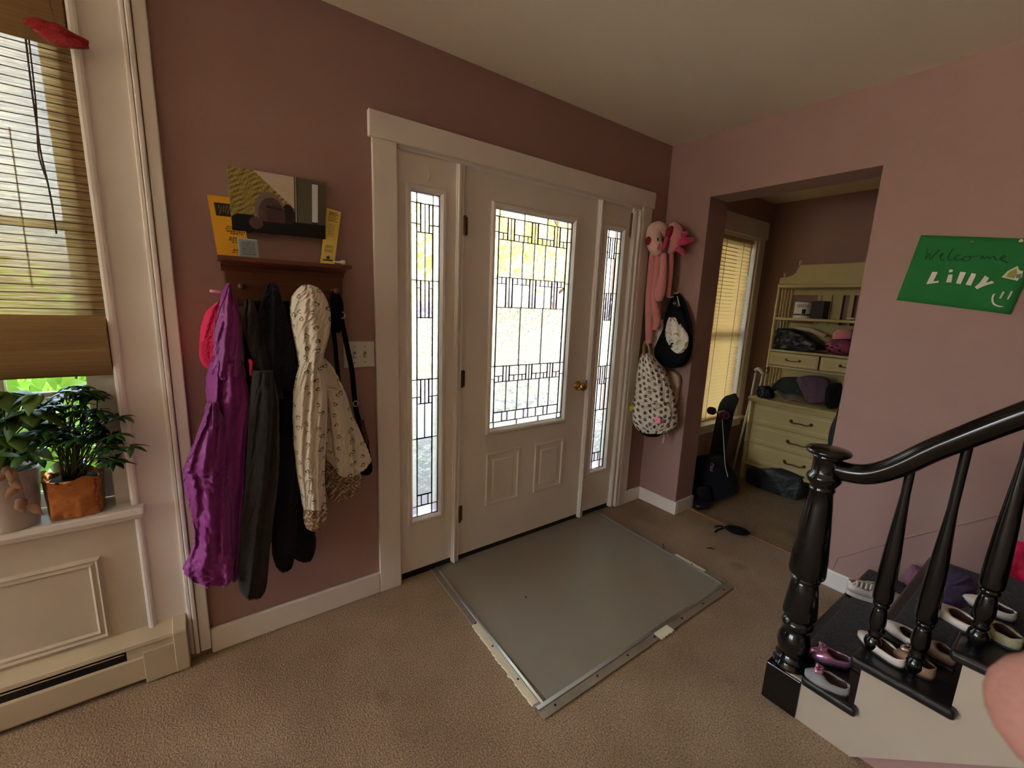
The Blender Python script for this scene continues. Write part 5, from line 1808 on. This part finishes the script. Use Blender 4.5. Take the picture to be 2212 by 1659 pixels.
G().tube([c0, c1, c2_, c3], .009, 10).build('tube_leg', 'white_metal', cr, smooth=True)
G().tube([c0 + np.array([0, -.06, .0]), c1 + np.array([0, -.05, -.02])], .008, 10).build('side_tube', 'white_metal', cr, smooth=True)
G().tube(crom([c0 + np.array([0, .01, .02]), c0 + np.array([0, -.02, .035]), c0 + np.array([0, -.06, .0])], 14), .014, 12).build('arm_pad', 'white_metal', cr, smooth=True)
G().tube([c1 + np.array([0, .0, .0]), c1 + np.array([0, -.05, -.004])], .009, 10).build('hand_grip', 'white_metal', cr, smooth=True)

# ================================================================ SMALL THINGS ON THE CARPET
ms = thing('eye_mask_pouch', 'black oval padded pouch with two short cord ends on the carpet seam', 'pouch', tuple(at(1583, 1145, 'z', 0)))
c, e1 = at(1592, 1146, 'z', .022), at(1619, 1153, 'z', .022)
dxy = (e1 - c)[:2]; a_ = math.atan2(dxy[1], dxy[0])
G().blob(c, (np.linalg.norm(dxy) * 1.05, .042, .024), 26, 14, rot=Matrix.Rotation(a_, 3, 'Z'), fn=lambda d: 1.0 if d[2] > 0 else .9).build('padded_body', 'black_cloth', ms, smooth=True)
for pts in ([(1563, 1138), (1553, 1136), (1545, 1138)], [(1563, 1141), (1552, 1144), (1545, 1149)]):
    G().tube(crom([at(u, v, 'z', .014) for u, v in pts], 10), .005, 8).build('cord', 'black_cloth', ms, smooth=True)
    G().blob(at(*pts[-1], 'z', .012), (.008, .008, .007), 10, 8).build('cord_stop', 'black_plastic', ms, smooth=True)
M('dry_leaf', (84, 58, 34), .8)
for u, v, du, dv_, lab in ((1526, 1184, 18, 3, 'thin curled brown leaf scrap on the carpet right of the mat'), (1431, 1174, 3, 8, 'tiny brown crumb beside the metal strip on the alcove side'), (1134, 1289, 4, 4, 'tiny dark crumb on the grey entry mat')):
    a, b = at(u, v, 'z', .008), at(u + du, v + dv_, 'z', .008)
    g = G()
    g.tube(crom([a, (a + b) / 2 + np.array([0, 0, .004]), b], 10), [.001, .004, .005, .005, .006, .006, .005, .004, .003, .001], 8, flat=.5)
    tag(g.build('leaf_scrap', 'dry_leaf', smooth=True), lab, 'leaf')

# ================================================================ STAIRCASE
NS = 8
def ty(k): return -1.40 - .20 * k            # front of tread k (0 = first)
def tz(k): return .190 + .175 * k            # top of tread k
SXL = .555                                    # open side of the flight
M('stringer_white', (186, 172, 154), .5, bump=(40, .05), var=(4, (182, 166, 144), .3))
M('tread_black', (16, 15, 15), .32, coat=.2, bump=(50, .12), var=(12, (30, 28, 27), .2))
st = thing('staircase', 'black painted stairs with grey carpet treads climbing along the right wall', 'staircase', (1.06, -1.9, 0))
for k in range(NS):
    y0_, z = ty(k), tz(k)
    t = G()
    if k == 0:                                # notched around the newel post
        t.prism([(.667, y0_), (XR - .004, y0_), (XR - .004, y0_ - .242), (.527, y0_ - .242), (.527, -1.484), (.667, -1.484)], 'z', z - .033, z)
    else:
        t.box(.527, XR - .004, y0_ - .242, y0_, z - .033, z)
    tr = t.build('tread', 'tread_black', st, bevel=.013, seg=4)
    rw = G()
    rw.box(.72, XR - .045, y0_ - .205, y0_ - .034, z, z + .006)
    rw.build('carpet_pad', 'stair_runner', tr, bevel=.003)
    G().box(SXL + .02, XR - .004, y0_ - .055, y0_ - .028, z - .175, z - .033).build('riser', 'tread_black', st)
# cut stringer following the steps
pts = [(-1.428, 0.0)]
for k in range(NS):
    pts += [(ty(k) - .028, tz(k) - .033), (ty(k + 1) - .028, tz(k) - .033)]
yl, zl = pts[-1]
pts += [(yl, zl - .34)]
yb_ = -1.645
sl = .93                                     # the lower edge of the stringer rises with the flight
pts[-1] = (yl, (yb_ - yl) * sl)
pts += [(yb_, 0.0)]
G().prism(pts, 'x', SXL, SXL + .022).build('stringer', 'stringer_white', st)
# pink wall closing the space under the flight
g = G()
g.prism([(yb_ + .01, 0), (yl, (yb_ - yl) * sl + .01), (yl, 0)], 'x', SXL + .023, SXL + .06)
struct(g, 'wall_under_stair', 'wall_rose')
# painted skirt line on the right wall
g = G()
pa = [(-1.258, .098), (-1.272, .175), (-1.514, .413), (-1.737, .613), (-1.829, .695), (-2.4, 1.195)]
q = [(XR - .004, a, b) for a, b in pa]
g.tube(q, .004, 8)
g.prism([(a, b) for a, b in pa] + [(-2.4, .5), (-1.42, .0), (-1.40, .098)], 'x', XR - .004, XR)
struct(g, 'trim_15', 'wall_rose', label='low rose painted stair skirt on the right wall')

# ---- newel post
NX, NY = .607, -1.424
nw = thing('newel_post', 'turned glossy black newel post at the foot of the stairs', 'newel post', (NX, NY, 0))
G().box(NX - .058, NX + .058, NY - .058, NY + .058, 0, .150).build('square_base', 'black_gloss', nw, bevel=.004)
G().lathe([(.050, .150), (.056, .154), (.057, .162), (.050, .170), (.047, .176), (.052, .182), (.053, .190), (.047, .197), (.044, .205), (.050, .222), (.054, .245), (.052, .268), (.044, .290), (.038, .302),
           (.039, .308), (.047, .316), (.050, .326), (.047, .336), (.039, .344), (.040, .350), (.042, .358), (.0525, .362), (.054, .370), (.0505, .41), (.046, .45), (.041, .492), (.039, .497), (.043, .502), (.044, .508), (.040, .514), (.041, .520), (.054, .526), (.0565, .536), (.056, .545)], (NX, NY, 0), 36).build('lower_turning', 'black_gloss', nw, auto=True)
G().lathe([(.056, .545), (.054, .60), (.047, .70), (.039, .79), (.034, .838), (.036, .842), (.039, .848), (.036, .856), (.037, .862), (.046, .874), (.051, .886), (.049, .896), (.041, .904), (.039, .910), (.039, .955), (.042, .960), (.046, .964), (.045, .968)], (NX, NY, 0), 36).build('upper_turning', 'black_gloss', nw, auto=True)
G().lathe([(.045, .968), (.058, .972), (.064, .978), (.065, .984), (.060, .990), (.040, .995), (.018, .997), (.0, .9975)], (NX, NY, 0), 40).build('cap', 'black_gloss', nw, smooth=True)

# ---- handrail
path = [(-1.455, .928), (-1.49, .929), (-1.53, .938), (-1.57, .962), (-1.61, .998), (-1.66, 1.053), (-1.72, 1.112), (-1.82, 1.205), (-2.0, 1.364), (-2.4, 1.714), (-2.8, 2.06)]
R2_ = crom(path, 70)
hr = thing('handrail', 'thick glossy black handrail sweeping up from the newel post', 'handrail', (NX, -1.46, .93))
vs, n = [], 20
for i, (y, z) in enumerate(R2_):
    d = R2_[min(i + 1, 69)] - R2_[max(i - 1, 0)]
    d = d / np.linalg.norm(d)
    up = np.array([-d[1], d[0]]) * (1 if d[0] < 0 else 1)
    if up[1] < 0: up = -up
    for j in range(n):
        t = 2 * PI * j / n
        a, b = math.cos(t), math.sin(t)
        w = .033 * (1.0 if b > -.2 else .86) * a
        h = .031 * b
        if b < -.3: h *= 1.08
        vs.append((NX + w, y + up[0] * h, z + up[1] * h))
fs = [(i * n + j, i * n + (j + 1) % n, (i + 1) * n + (j + 1) % n, (i + 1) * n + j) for i in range(69) for j in range(n)] + [tuple(range(n))[::-1], tuple(range(69 * n, 70 * n))]
G().add(vs, fs).build('rail', 'black_gloss', hr, smooth=True)

# ---- balusters
def rail_z(y):
    return float(np.interp(-y, -R2_[:, 0], R2_[:, 1]))
BXC = .618
names = ['first turned black baluster counted from the newel post', 'second turned black baluster counted from the newel post', 'third turned black baluster counted from the newel post',
         'fourth turned black baluster counted from the newel post', 'fifth turned black baluster counted from the newel post', 'sixth turned black baluster counted from the newel post']
for i, y in enumerate((-1.630, -1.733, -1.838, -1.94, -2.04, -2.14)):
    k = 1 + i // 2
    z0 = tz(k)
    z1 = rail_z(y) - .022
    b = thing('baluster', names[i], 'baluster', (BXC, y, z0), 'turned balusters under the handrail')
    H = z1 - z0
    G().lathe([(.016, 0), (.017, .006), (.021, .014), (.024, .026), (.022, .038), (.016, .046), (.014, .050), (.018, .056), (.019, .062), (.015, .068), (.0185, .082), (.0225, .10), (.0215, .125), (.018, .148), (.0155, .158)], (BXC, y, z0), 22).build('lower_turning', 'black_gloss', b, smooth=True)
    G().lathe([(.0155, .158), (.021, .163), (.0215, .170), (.016, .176)], (BXC, y, z0), 22).build('ring', 'black_gloss', b, smooth=True)
    G().lathe([(.016, .176), (.0235, .180), (.0255, .188), (.0255, .20), (.0245, .26), (.021, .36), (.0155, .46), (.0115, .54), (.0115, H)], (BXC, y, z0), 22).build('tapered_shaft', 'black_gloss', b, auto=True)

# ================================================================ SHOES ON THE STAIRS
def shoe_parts(name, label, toe, heel, z, W, H, mats, group=None, vamp=.40, sole_h=.008, bow=None):
    """a low flat shoe lying from heel to toe (floor points); parts: sole, upper, insole, bow"""
    toe, heel = np.array(toe[:2]), np.array(heel[:2])
    if (toe[0] + heel[0]) / 2 > .72:            # standing on the carpet pad
        z = z + .0065
    d = toe - heel
    L = np.linalg.norm(d); d /= L
    s_ = np.array([-d[1], d[0]])
    o = thing(name, label, 'shoe', (*((toe + heel) / 2), z), group)
    N = 36
    def outline(t, k=1.0):
        c, s = math.cos(t), math.sin(t)
        x = .5 + .5 * c
        wid = .5 * W * (.80 + .20 * math.sin(PI * min(1, x * .95)) + .10 * (x - .5)) * (1 - .10 * math.exp(-((x - .38) / .16) ** 2))
        return heel + d * L * (.5 + .5 * c * k), s_ * wid * (np.sign(s) * abs(s) ** .75) * k
    def ring(fz, k, shift=0.):
        vs = []
        for j in range(N):
            t = 2 * PI * j / N
            a, b = outline(t, k)
            p = a + b + d * shift * L
            vs.append((p[0], p[1], z + fz(t)))
        return vs
    def loft(rings, cap0=False, cap1=False):
        g = G()
        vs = [p for r in rings for p in r]
        m = len(rings)
        fs = [(i * N + j, i * N + (j + 1) % N, (i + 1) * N + (j + 1) % N, (i + 1) * N + j) for i in range(m - 1) for j in range(N)]
        if cap0: fs.append(tuple(range(N))[::-1])
        if cap1: fs.append(tuple(range((m - 1) * N, m * N)))
        return g.add(vs, fs)
    loft([ring(lambda t: .0005, .96), ring(lambda t: .002, 1.0), ring(lambda t: sole_h, 1.0), ring(lambda t: sole_h, .95)], True, True).build('sole', mats[1], o, smooth=False)
    # rim: long oval opening shifted to the heel; the vamp covers the toe
    def rim(kz, ks, hz):
        vs = []
        for j in range(N):
            t = 2 * PI * j / N
            a, b = outline(t, .985)
            x = .5 + .5 * math.cos(t)
            p = a + b
            xc = x * (1 - vamp) + .015
            q = heel + d * L * xc + (b * (ks if x < .6 else ks * .92))
            vs.append((*(p * (1 - kz) + q * kz), z + hz(x)))
        return vs
    hz = lambda x: H * (1.0 - .30 * math.sin(PI * min(1, x * 1.1)) + .0)
    rings = [ring(lambda t: sole_h, .985), ring(lambda t: sole_h + H * .30, 1.0), rim(.22, .95, lambda x: H * (.72 if x > .5 else .62)), rim(.65, .90, lambda x: H * (.92 if x > .5 else .86)), rim(1.0, .84, hz), rim(1.0, .80, lambda x: hz(x) - .006), rim(.96, .78, lambda x: sole_h + .004)]
    up = loft(rings[:5]).build('upper', mats[0], o, smooth=True, solid=.002)
    loft(rings[4:], False, True).build('insole', mats[2], o, smooth=True)
    if bow:
        c = heel + d * L * (1 - vamp * .62)
        g = G()
        for sgn in (-1, 1):
            p0 = np.array([*c, z + H * .98]); p1 = p0 + np.array([*(s_ * sgn * W * .30), .008])
            g.tube(crom([p0, (p0 + p1) / 2 + [0, 0, .010], p1, (p0 + p1) / 2 - [*(d * .014), -.006], p0], 20), [.003] + [.006] * 18 + [.003], 8)
        g.blob((*c, z + H * 1.0 + .003), (.008, .008, .007), 10, 8)
        g.build('bow', bow, o, smooth=True)
    return o
M('metallic_pink', (224, 158, 198), .2, metal=.65, bump=(40, .3))
M('glitter_mint', (196, 220, 202), .3, metal=.35, bump=(500, .9), var=(30, (222, 190, 214), .25))
M('leather_white', (222, 208, 196), .45)
M('insole_brown', (62, 40, 32), .8)
M('leather_tan', (150, 116, 90), .6)
M('sole_dark', (40, 34, 32), .7)
M('silver_bow', (200, 180, 176), .2, metal=.8)
M('glitter_gold', (226, 212, 166), .35, metal=.15, bump=(500, .8))
z1_, z2_, z3_ = tz(0) + .0, tz(1) + .0, tz(2) + .0
def Z(u, v, z): return at(u, v, 'z', z)
shoe_parts('party_shoe', 'shiny pink shoe with a flower bow on the lowest step, nearer the wall', Z(1748, 1408, z1_ + .01), Z(1838, 1440, z1_ + .01), z1_, .062, .040, ('metallic_pink', 'sole_dark', 'insole_brown'), 'shiny pink party shoes', bow='metallic_pink')
shoe_parts('party_shoe', 'shiny pink shoe with a mint glitter heel at the open edge of the lowest step', Z(1738, 1452, z1_ + .01), Z(1834, 1500, z1_ + .01), z1_, .064, .040, ('glitter_mint', 'sole_dark', 'insole_brown'), 'shiny pink party shoes', bow='metallic_pink')
g2 = 'white flat shoes on the second step'
zr = z2_ + .0
shoe_parts('flat_shoe', 'white flat shoe behind the first baluster on the second step', Z(1856, 1372, zr), Z(1950, 1448, zr), zr, .066, .036, ('leather_white', 'sole_dark', 'insole_brown'), g2)
shoe_parts('flat_shoe', 'white flat shoe pointing between the first two balusters on the second step', Z(1905, 1352, zr), Z(2003, 1420, zr), zr, .066, .036, ('leather_white', 'sole_dark', 'insole_brown'), g2)
g3 = 'tan shoes with silver bows on the second step'
shoe_parts('bow_shoe', 'tan heeled shoe with a silver bow at the open edge of the second step', Z(1930, 1415, zr), Z(2016, 1472, zr), zr, .064, .044, ('leather_tan', 'sole_dark', 'insole_brown'), g3, bow='silver_bow')
shoe_parts('bow_shoe', 'tan heeled shoe close to the riser of the third step', Z(1990, 1402, zr), Z(2062, 1446, zr), zr, .060, .044, ('leather_tan', 'sole_dark', 'insole_brown'), g3)
zr = z3_
g4 = 'flat shoes on the third step'
shoe_parts('flat_shoe', 'white flat shoe with a dark insole at the front of the third step', Z(2012, 1312, zr), Z(2112, 1378, zr), zr, .070, .036, ('leather_white', 'sole_dark', 'insole_brown'), g4)
shoe_parts('flat_shoe', 'white flat shoe farther back on the third step', Z(2078, 1300, zr), Z(2190, 1352, zr), zr, .068, .036, ('leather_white', 'sole_dark', 'insole_brown'), g4)
shoe_parts('flat_shoe', 'gold glitter flat shoe at the open edge of the third step', Z(2112, 1352, zr), Z(2200, 1410, zr), zr, .068, .042, ('glitter_gold', 'sole_dark', 'insole_brown'), g4)
# white sneaker by the wall
M('sneaker_pink', (206, 170, 168), .6)
sn = shoe_parts('sneaker', 'white and pink sneaker with loose laces on the lowest step by the wall', Z(1948, 1312, z1_), Z(1826, 1283, z1_), z1_, .085, .068, ('leather_white', 'leather_white', 'sneaker_pink'), vamp=.46, sole_h=.020)
g = G()
for k, u in enumerate((1850, 1860, 1870, 1880, 1890)):
    a, b = Z(u, 1268 + k * 2, z1_ + .075), Z(u + 4, 1256 + k * 3, z1_ + .075)
    g.tube(crom([a, (a + b) / 2 + [0, 0, .012], b], 8), .004, 8)
g.tube(crom([Z(1842, 1262, z1_ + .08), Z(1856, 1256, z1_ + .085), Z(1872, 1262, z1_ + .08), Z(1888, 1258, z1_ + .08)], 16), .005, 8)
g.build('laces', 'white_plastic', sn, smooth=True)
# cloths on the upper steps
def cloth_heap(name, label, c, r, mat, seed, cat='cloth'):
    f = smooth_noise(seed)
    g = G()
    g.blob(c, r, 36, 20, fn=lambda d: 1 + .22 * f(d[0] * 3 + d[2] * 2, d[1] * 3) + .08 * f(d[0] * 9, d[1] * 9 + d[2] * 5))
    g.v = [(x, y, max(z, c[2] - r[2] * .55)) for x, y, z in g.v]
    return tag(g.build(name, mat, smooth=True), label, cat)
c = Z(2062, 1268, tz(2) + .02)
cloth_heap('purple_cloth', 'purple cloth lying at the back of the third step', (c[0], c[1], tz(2) + .014), (.15, .05, .014), M('cloth_purple', (78, 64, 108), .9, bump=(100, .4)), 5)
c = Z(2212, 1218, tz(3) + .03)
cloth_heap('pink_bundle', 'bright pink bundle on the fourth step at the picture edge', (c[0], c[1], tz(3) + .034), (.10, .05, .050), 'cotton_pink', 6)
c = at(1976, 1236, 'x', 1.52)
cloth_heap('mauve_sock', 'mauve sock against the wall on the lowest step', (c[0], c[1], tz(0) + .055), (.03, .032, .062), M('sock_mauve', (150, 100, 116), .9), 8, 'sock')

# ================================================================ FINGER OF THE PERSON HOLDING THE CAMERA
M('skin', (150, 106, 98), .55, bump=(240, .15), var=(30, (138, 90, 80), .3))
M('nail', (226, 172, 160), .25, coat=.3)
def cs(x, y, zf):
    return CAM_LOC + CAM_R * x + CAM_U * y + CAM_F * zf
hand = bpy.data.meshes.new('person_hand')
chains = {   # (right, up, forward) metres from the lens; the hand grips the far edge, only one fingertip enters the view
    'arm': [((.170, -.200, -.030), .024), ((.192, -.285, -.105), .031), ((.235, -.400, -.225), .036), ((.262, -.470, -.300), .038)],
    'f1': [((.170, -.200, -.030), .024), ((.164, -.150, -.002), .0165), ((.163, -.110, .022), .0125), ((.150, -.080, .056), .0115), ((.121, -.0645, .0715), .0115), ((.095, -.0575, .073), .0115), ((.0868, -.0555, .0730), .0105)],
    'f2': [((.170, -.200, -.030), .024), ((.172, -.160, .000), .0165), ((.174, -.126, .024), .0125), ((.178, -.102, .066), .0105), ((.152, -.095, .091), .0100), ((.124, -.091, .091), .0088)],
    'f3': [((.170, -.200, -.030), .024), ((.178, -.168, -.002), .0160), ((.182, -.142, .021), .0120), ((.187, -.126, .062), .0100), ((.162, -.119, .085), .0094), ((.138, -.115, .085), .0084)],
    'f4': [((.170, -.200, -.030), .024), ((.181, -.178, -.006), .0150), ((.187, -.158, .014), .0110), ((.190, -.149, .049), .0092), ((.170, -.143, .070), .0085), ((.152, -.140, .070), .0076)],
    'th': [((.170, -.200, -.030), .024), ((.150, -.165, -.030), .0165), ((.132, -.136, -.040), .0130), ((.118, -.110, -.041), .0115), ((.109, -.090, -.038), .0095)],
}
V, E, RD = [], [], []
idx = {}
def vid(p, r):
    k = tuple(round(q, 4) for q in p)
    if k not in idx:
        idx[k] = len(V); V.append(tuple(cs(*p))); RD.append(r)
    else:
        RD[idx[k]] = max(RD[idx[k]], r)
    return idx[k]
for ch in chains.values():
    prev = None
    for p, r in ch:
        i = vid(p, r)
        if prev is not None and prev != i: E.append((prev, i))
        prev = i
hand.from_pydata(V, E, [])
ho = bpy.data.objects.new('person_hand', hand)
COL.objects.link(ho)
hand.materials.append(MATS['skin'])
sk = ho.modifiers.new('skin', 'SKIN')
sk.use_smooth_shade = True
for i, r in enumerate(RD):
    hand.skin_vertices[0].data[i].radius = (r, r)
hand.skin_vertices[0].data[0].use_root = True
ss = ho.modifiers.new('subdivision', 'SUBSURF'); ss.levels = 2; ss.render_levels = 2
tag(ho, 'bare hand of the photographer, one fingertip entering at the lower right corner', 'person')

# ================================================================ OUTDOORS, SEEN THROUGH THE GLASS
M('lawn', (66, 70, 58), .95, var=(1.2, (82, 80, 64), .3), bump=(30, .6))
M('drive', (62, 66, 72), .9, var=(3, (50, 54, 60), .3))
M('bounce_ground', (206, 203, 192), .95, var=(1.2, (186, 182, 160), .3), bump=(30, .6))
M('leaf_sun', (150, 176, 54), .6, var=(6, (196, 200, 80), .3), trans=.45)
M('leaf_gold', (206, 190, 104), .6, var=(6, (222, 210, 140), .3), trans=.45)
M('leaf_shrub', (126, 176, 62), .5, var=(14, (176, 206, 90), .3), trans=.5)
M('bark', (88, 72, 58), .9, bump=(20, .6))
struct(G().box(-2.6, 30, -30, 40, -.5, -.42), 'ground_outside', 'lawn')
struct(G().box(-30, -2.6, -30, 40, -.5, -.42), 'ground_side', 'bounce_ground')  # pale ground added as a reflector, bouncing daylight up to the ceiling
struct(G().box(-1.4, 3.2, .25, 3.4, -.42, -.12), 'porch_floor', 'drive')
struct(G().box(-4, 14, 3.4, 6.6, -.42, -.40), 'drive_outside', 'drive')
def foliage(g, c, r, n, size, seed):
    q = np.random.default_rng(seed)
    for i in range(n):
        d = q.normal(size=3); d /= np.linalg.norm(d)
        p = np.array(c) + d * np.array(r) * q.uniform(.35, 1) ** .6
        a = q.normal(size=3); a /= np.linalg.norm(a)
        b = np.cross(a, q.normal(size=3)); b /= np.linalg.norm(b) + 1e-9
        s = size * q.uniform(.6, 1.3)
        g.add([p - a * s, p - b * s * .45, p + a * s, p + b * s * .45], [(0, 1, 2, 3)])
def tree(label, x, y, h, r, mat, seed, n=2600, size=.16):
    t = thing('garden_tree', label, 'tree', (x, y, -.45), 'trees beyond the porch')
    q = np.random.default_rng(seed)
    g = G()
    g.tube(crom([(x, y, -.45), (x + q.uniform(-.1, .1), y, h * .35), (x + q.uniform(-.2, .2), y, h * .8)], 14), np.linspace(.16, .05, 14), 10)
    for k in range(5):
        a = q.uniform(0, 6.28)
        g.tube([(x, y, h * (.3 + .08 * k)), (x + math.cos(a) * r * .7, y + math.sin(a) * r * .7, h * (.5 + .1 * k))], [.05, .015], 8)
    g.build('trunk', 'bark', t, smooth=True)
    g = G()
    for k in range(7):
        a = q.uniform(0, 6.28)
        rr = q.uniform(.0, .6) * r
        foliage(g, (x + math.cos(a) * rr, y + math.sin(a) * rr, h * q.uniform(.45, 1.0)), (r * .6, r * .6, h * .22), n // 7, size, seed * 10 + k)
    tag(g.build('crown', mat, t), kind='stuff')
tree('golden leaved tree outside, seen through the upper door glass', 4.2, 7.5, 5.0, 2.0, 'leaf_gold', 1)
tree('yellow green tree outside, left of the golden tree', -.2, 11.0, 4.6, 1.9, 'leaf_sun', 2)
tree('tall yellow green tree outside, right of the golden tree', 8.2, 8.5, 6.0, 2.3, 'leaf_sun', 3)
tree('small golden tree far outside behind the porch', 2.6, 14.0, 5.5, 2.4, 'leaf_gold', 4)
def shrub(label, c, r, seed, n=1300, size=.07):
    t = thing('garden_shrub', label, 'shrub', (c[0], c[1], -.45), 'shrubs outside the front window')
    g = G()
    q = np.random.default_rng(seed)
    for k in range(9):
        a = q.uniform(0, 6.28)
        e = (c[0] + math.cos(a) * r[0] * .6, c[1] + math.sin(a) * r[1] * .6, c[2] + r[2] * q.uniform(.0, .7))
        g.tube([(c[0], c[1], -.45), ((c[0] + e[0]) / 2, (c[1] + e[1]) / 2, c[2] - r[2] * .3), e], [.02, .014, .006], 6)
    g.build('branches', 'bark', t, smooth=True)
    g = G()
    foliage(g, c, r, n, size, seed)
    tag(g.build('foliage', 'leaf_shrub', t), kind='stuff')
shrub('bright green leafy shrub right outside the front window', (-1.75, .95, .75), (.75, .45, .62), 21)
shrub('taller green shrub beyond the front window', (-2.6, 2.3, .9), (1.0, .7, .9), 22, 1500, .08)
shrub('green shrub beside the porch outside the front window', (-2.2, 3.9, .55), (.7, .6, .8), 23, 1200, .08)

# unseen roof slab on two square posts, added to shade the porch and door glass
struct(G().box(-1.3, 3.4, .25, 2.3, 2.62, 2.78), 'added_shade_roof', 'trim_white')
for x in (-1.15, 3.25):
    tag(G().box(x - .06, x + .06, 2.1, 2.22, -.12, 2.62).build('added_roof_post', 'trim_white', bevel=.01), 'white square post carrying the added shade roof, ' + ('left of the front path' if x < 0 else 'right of the front path'), 'post')
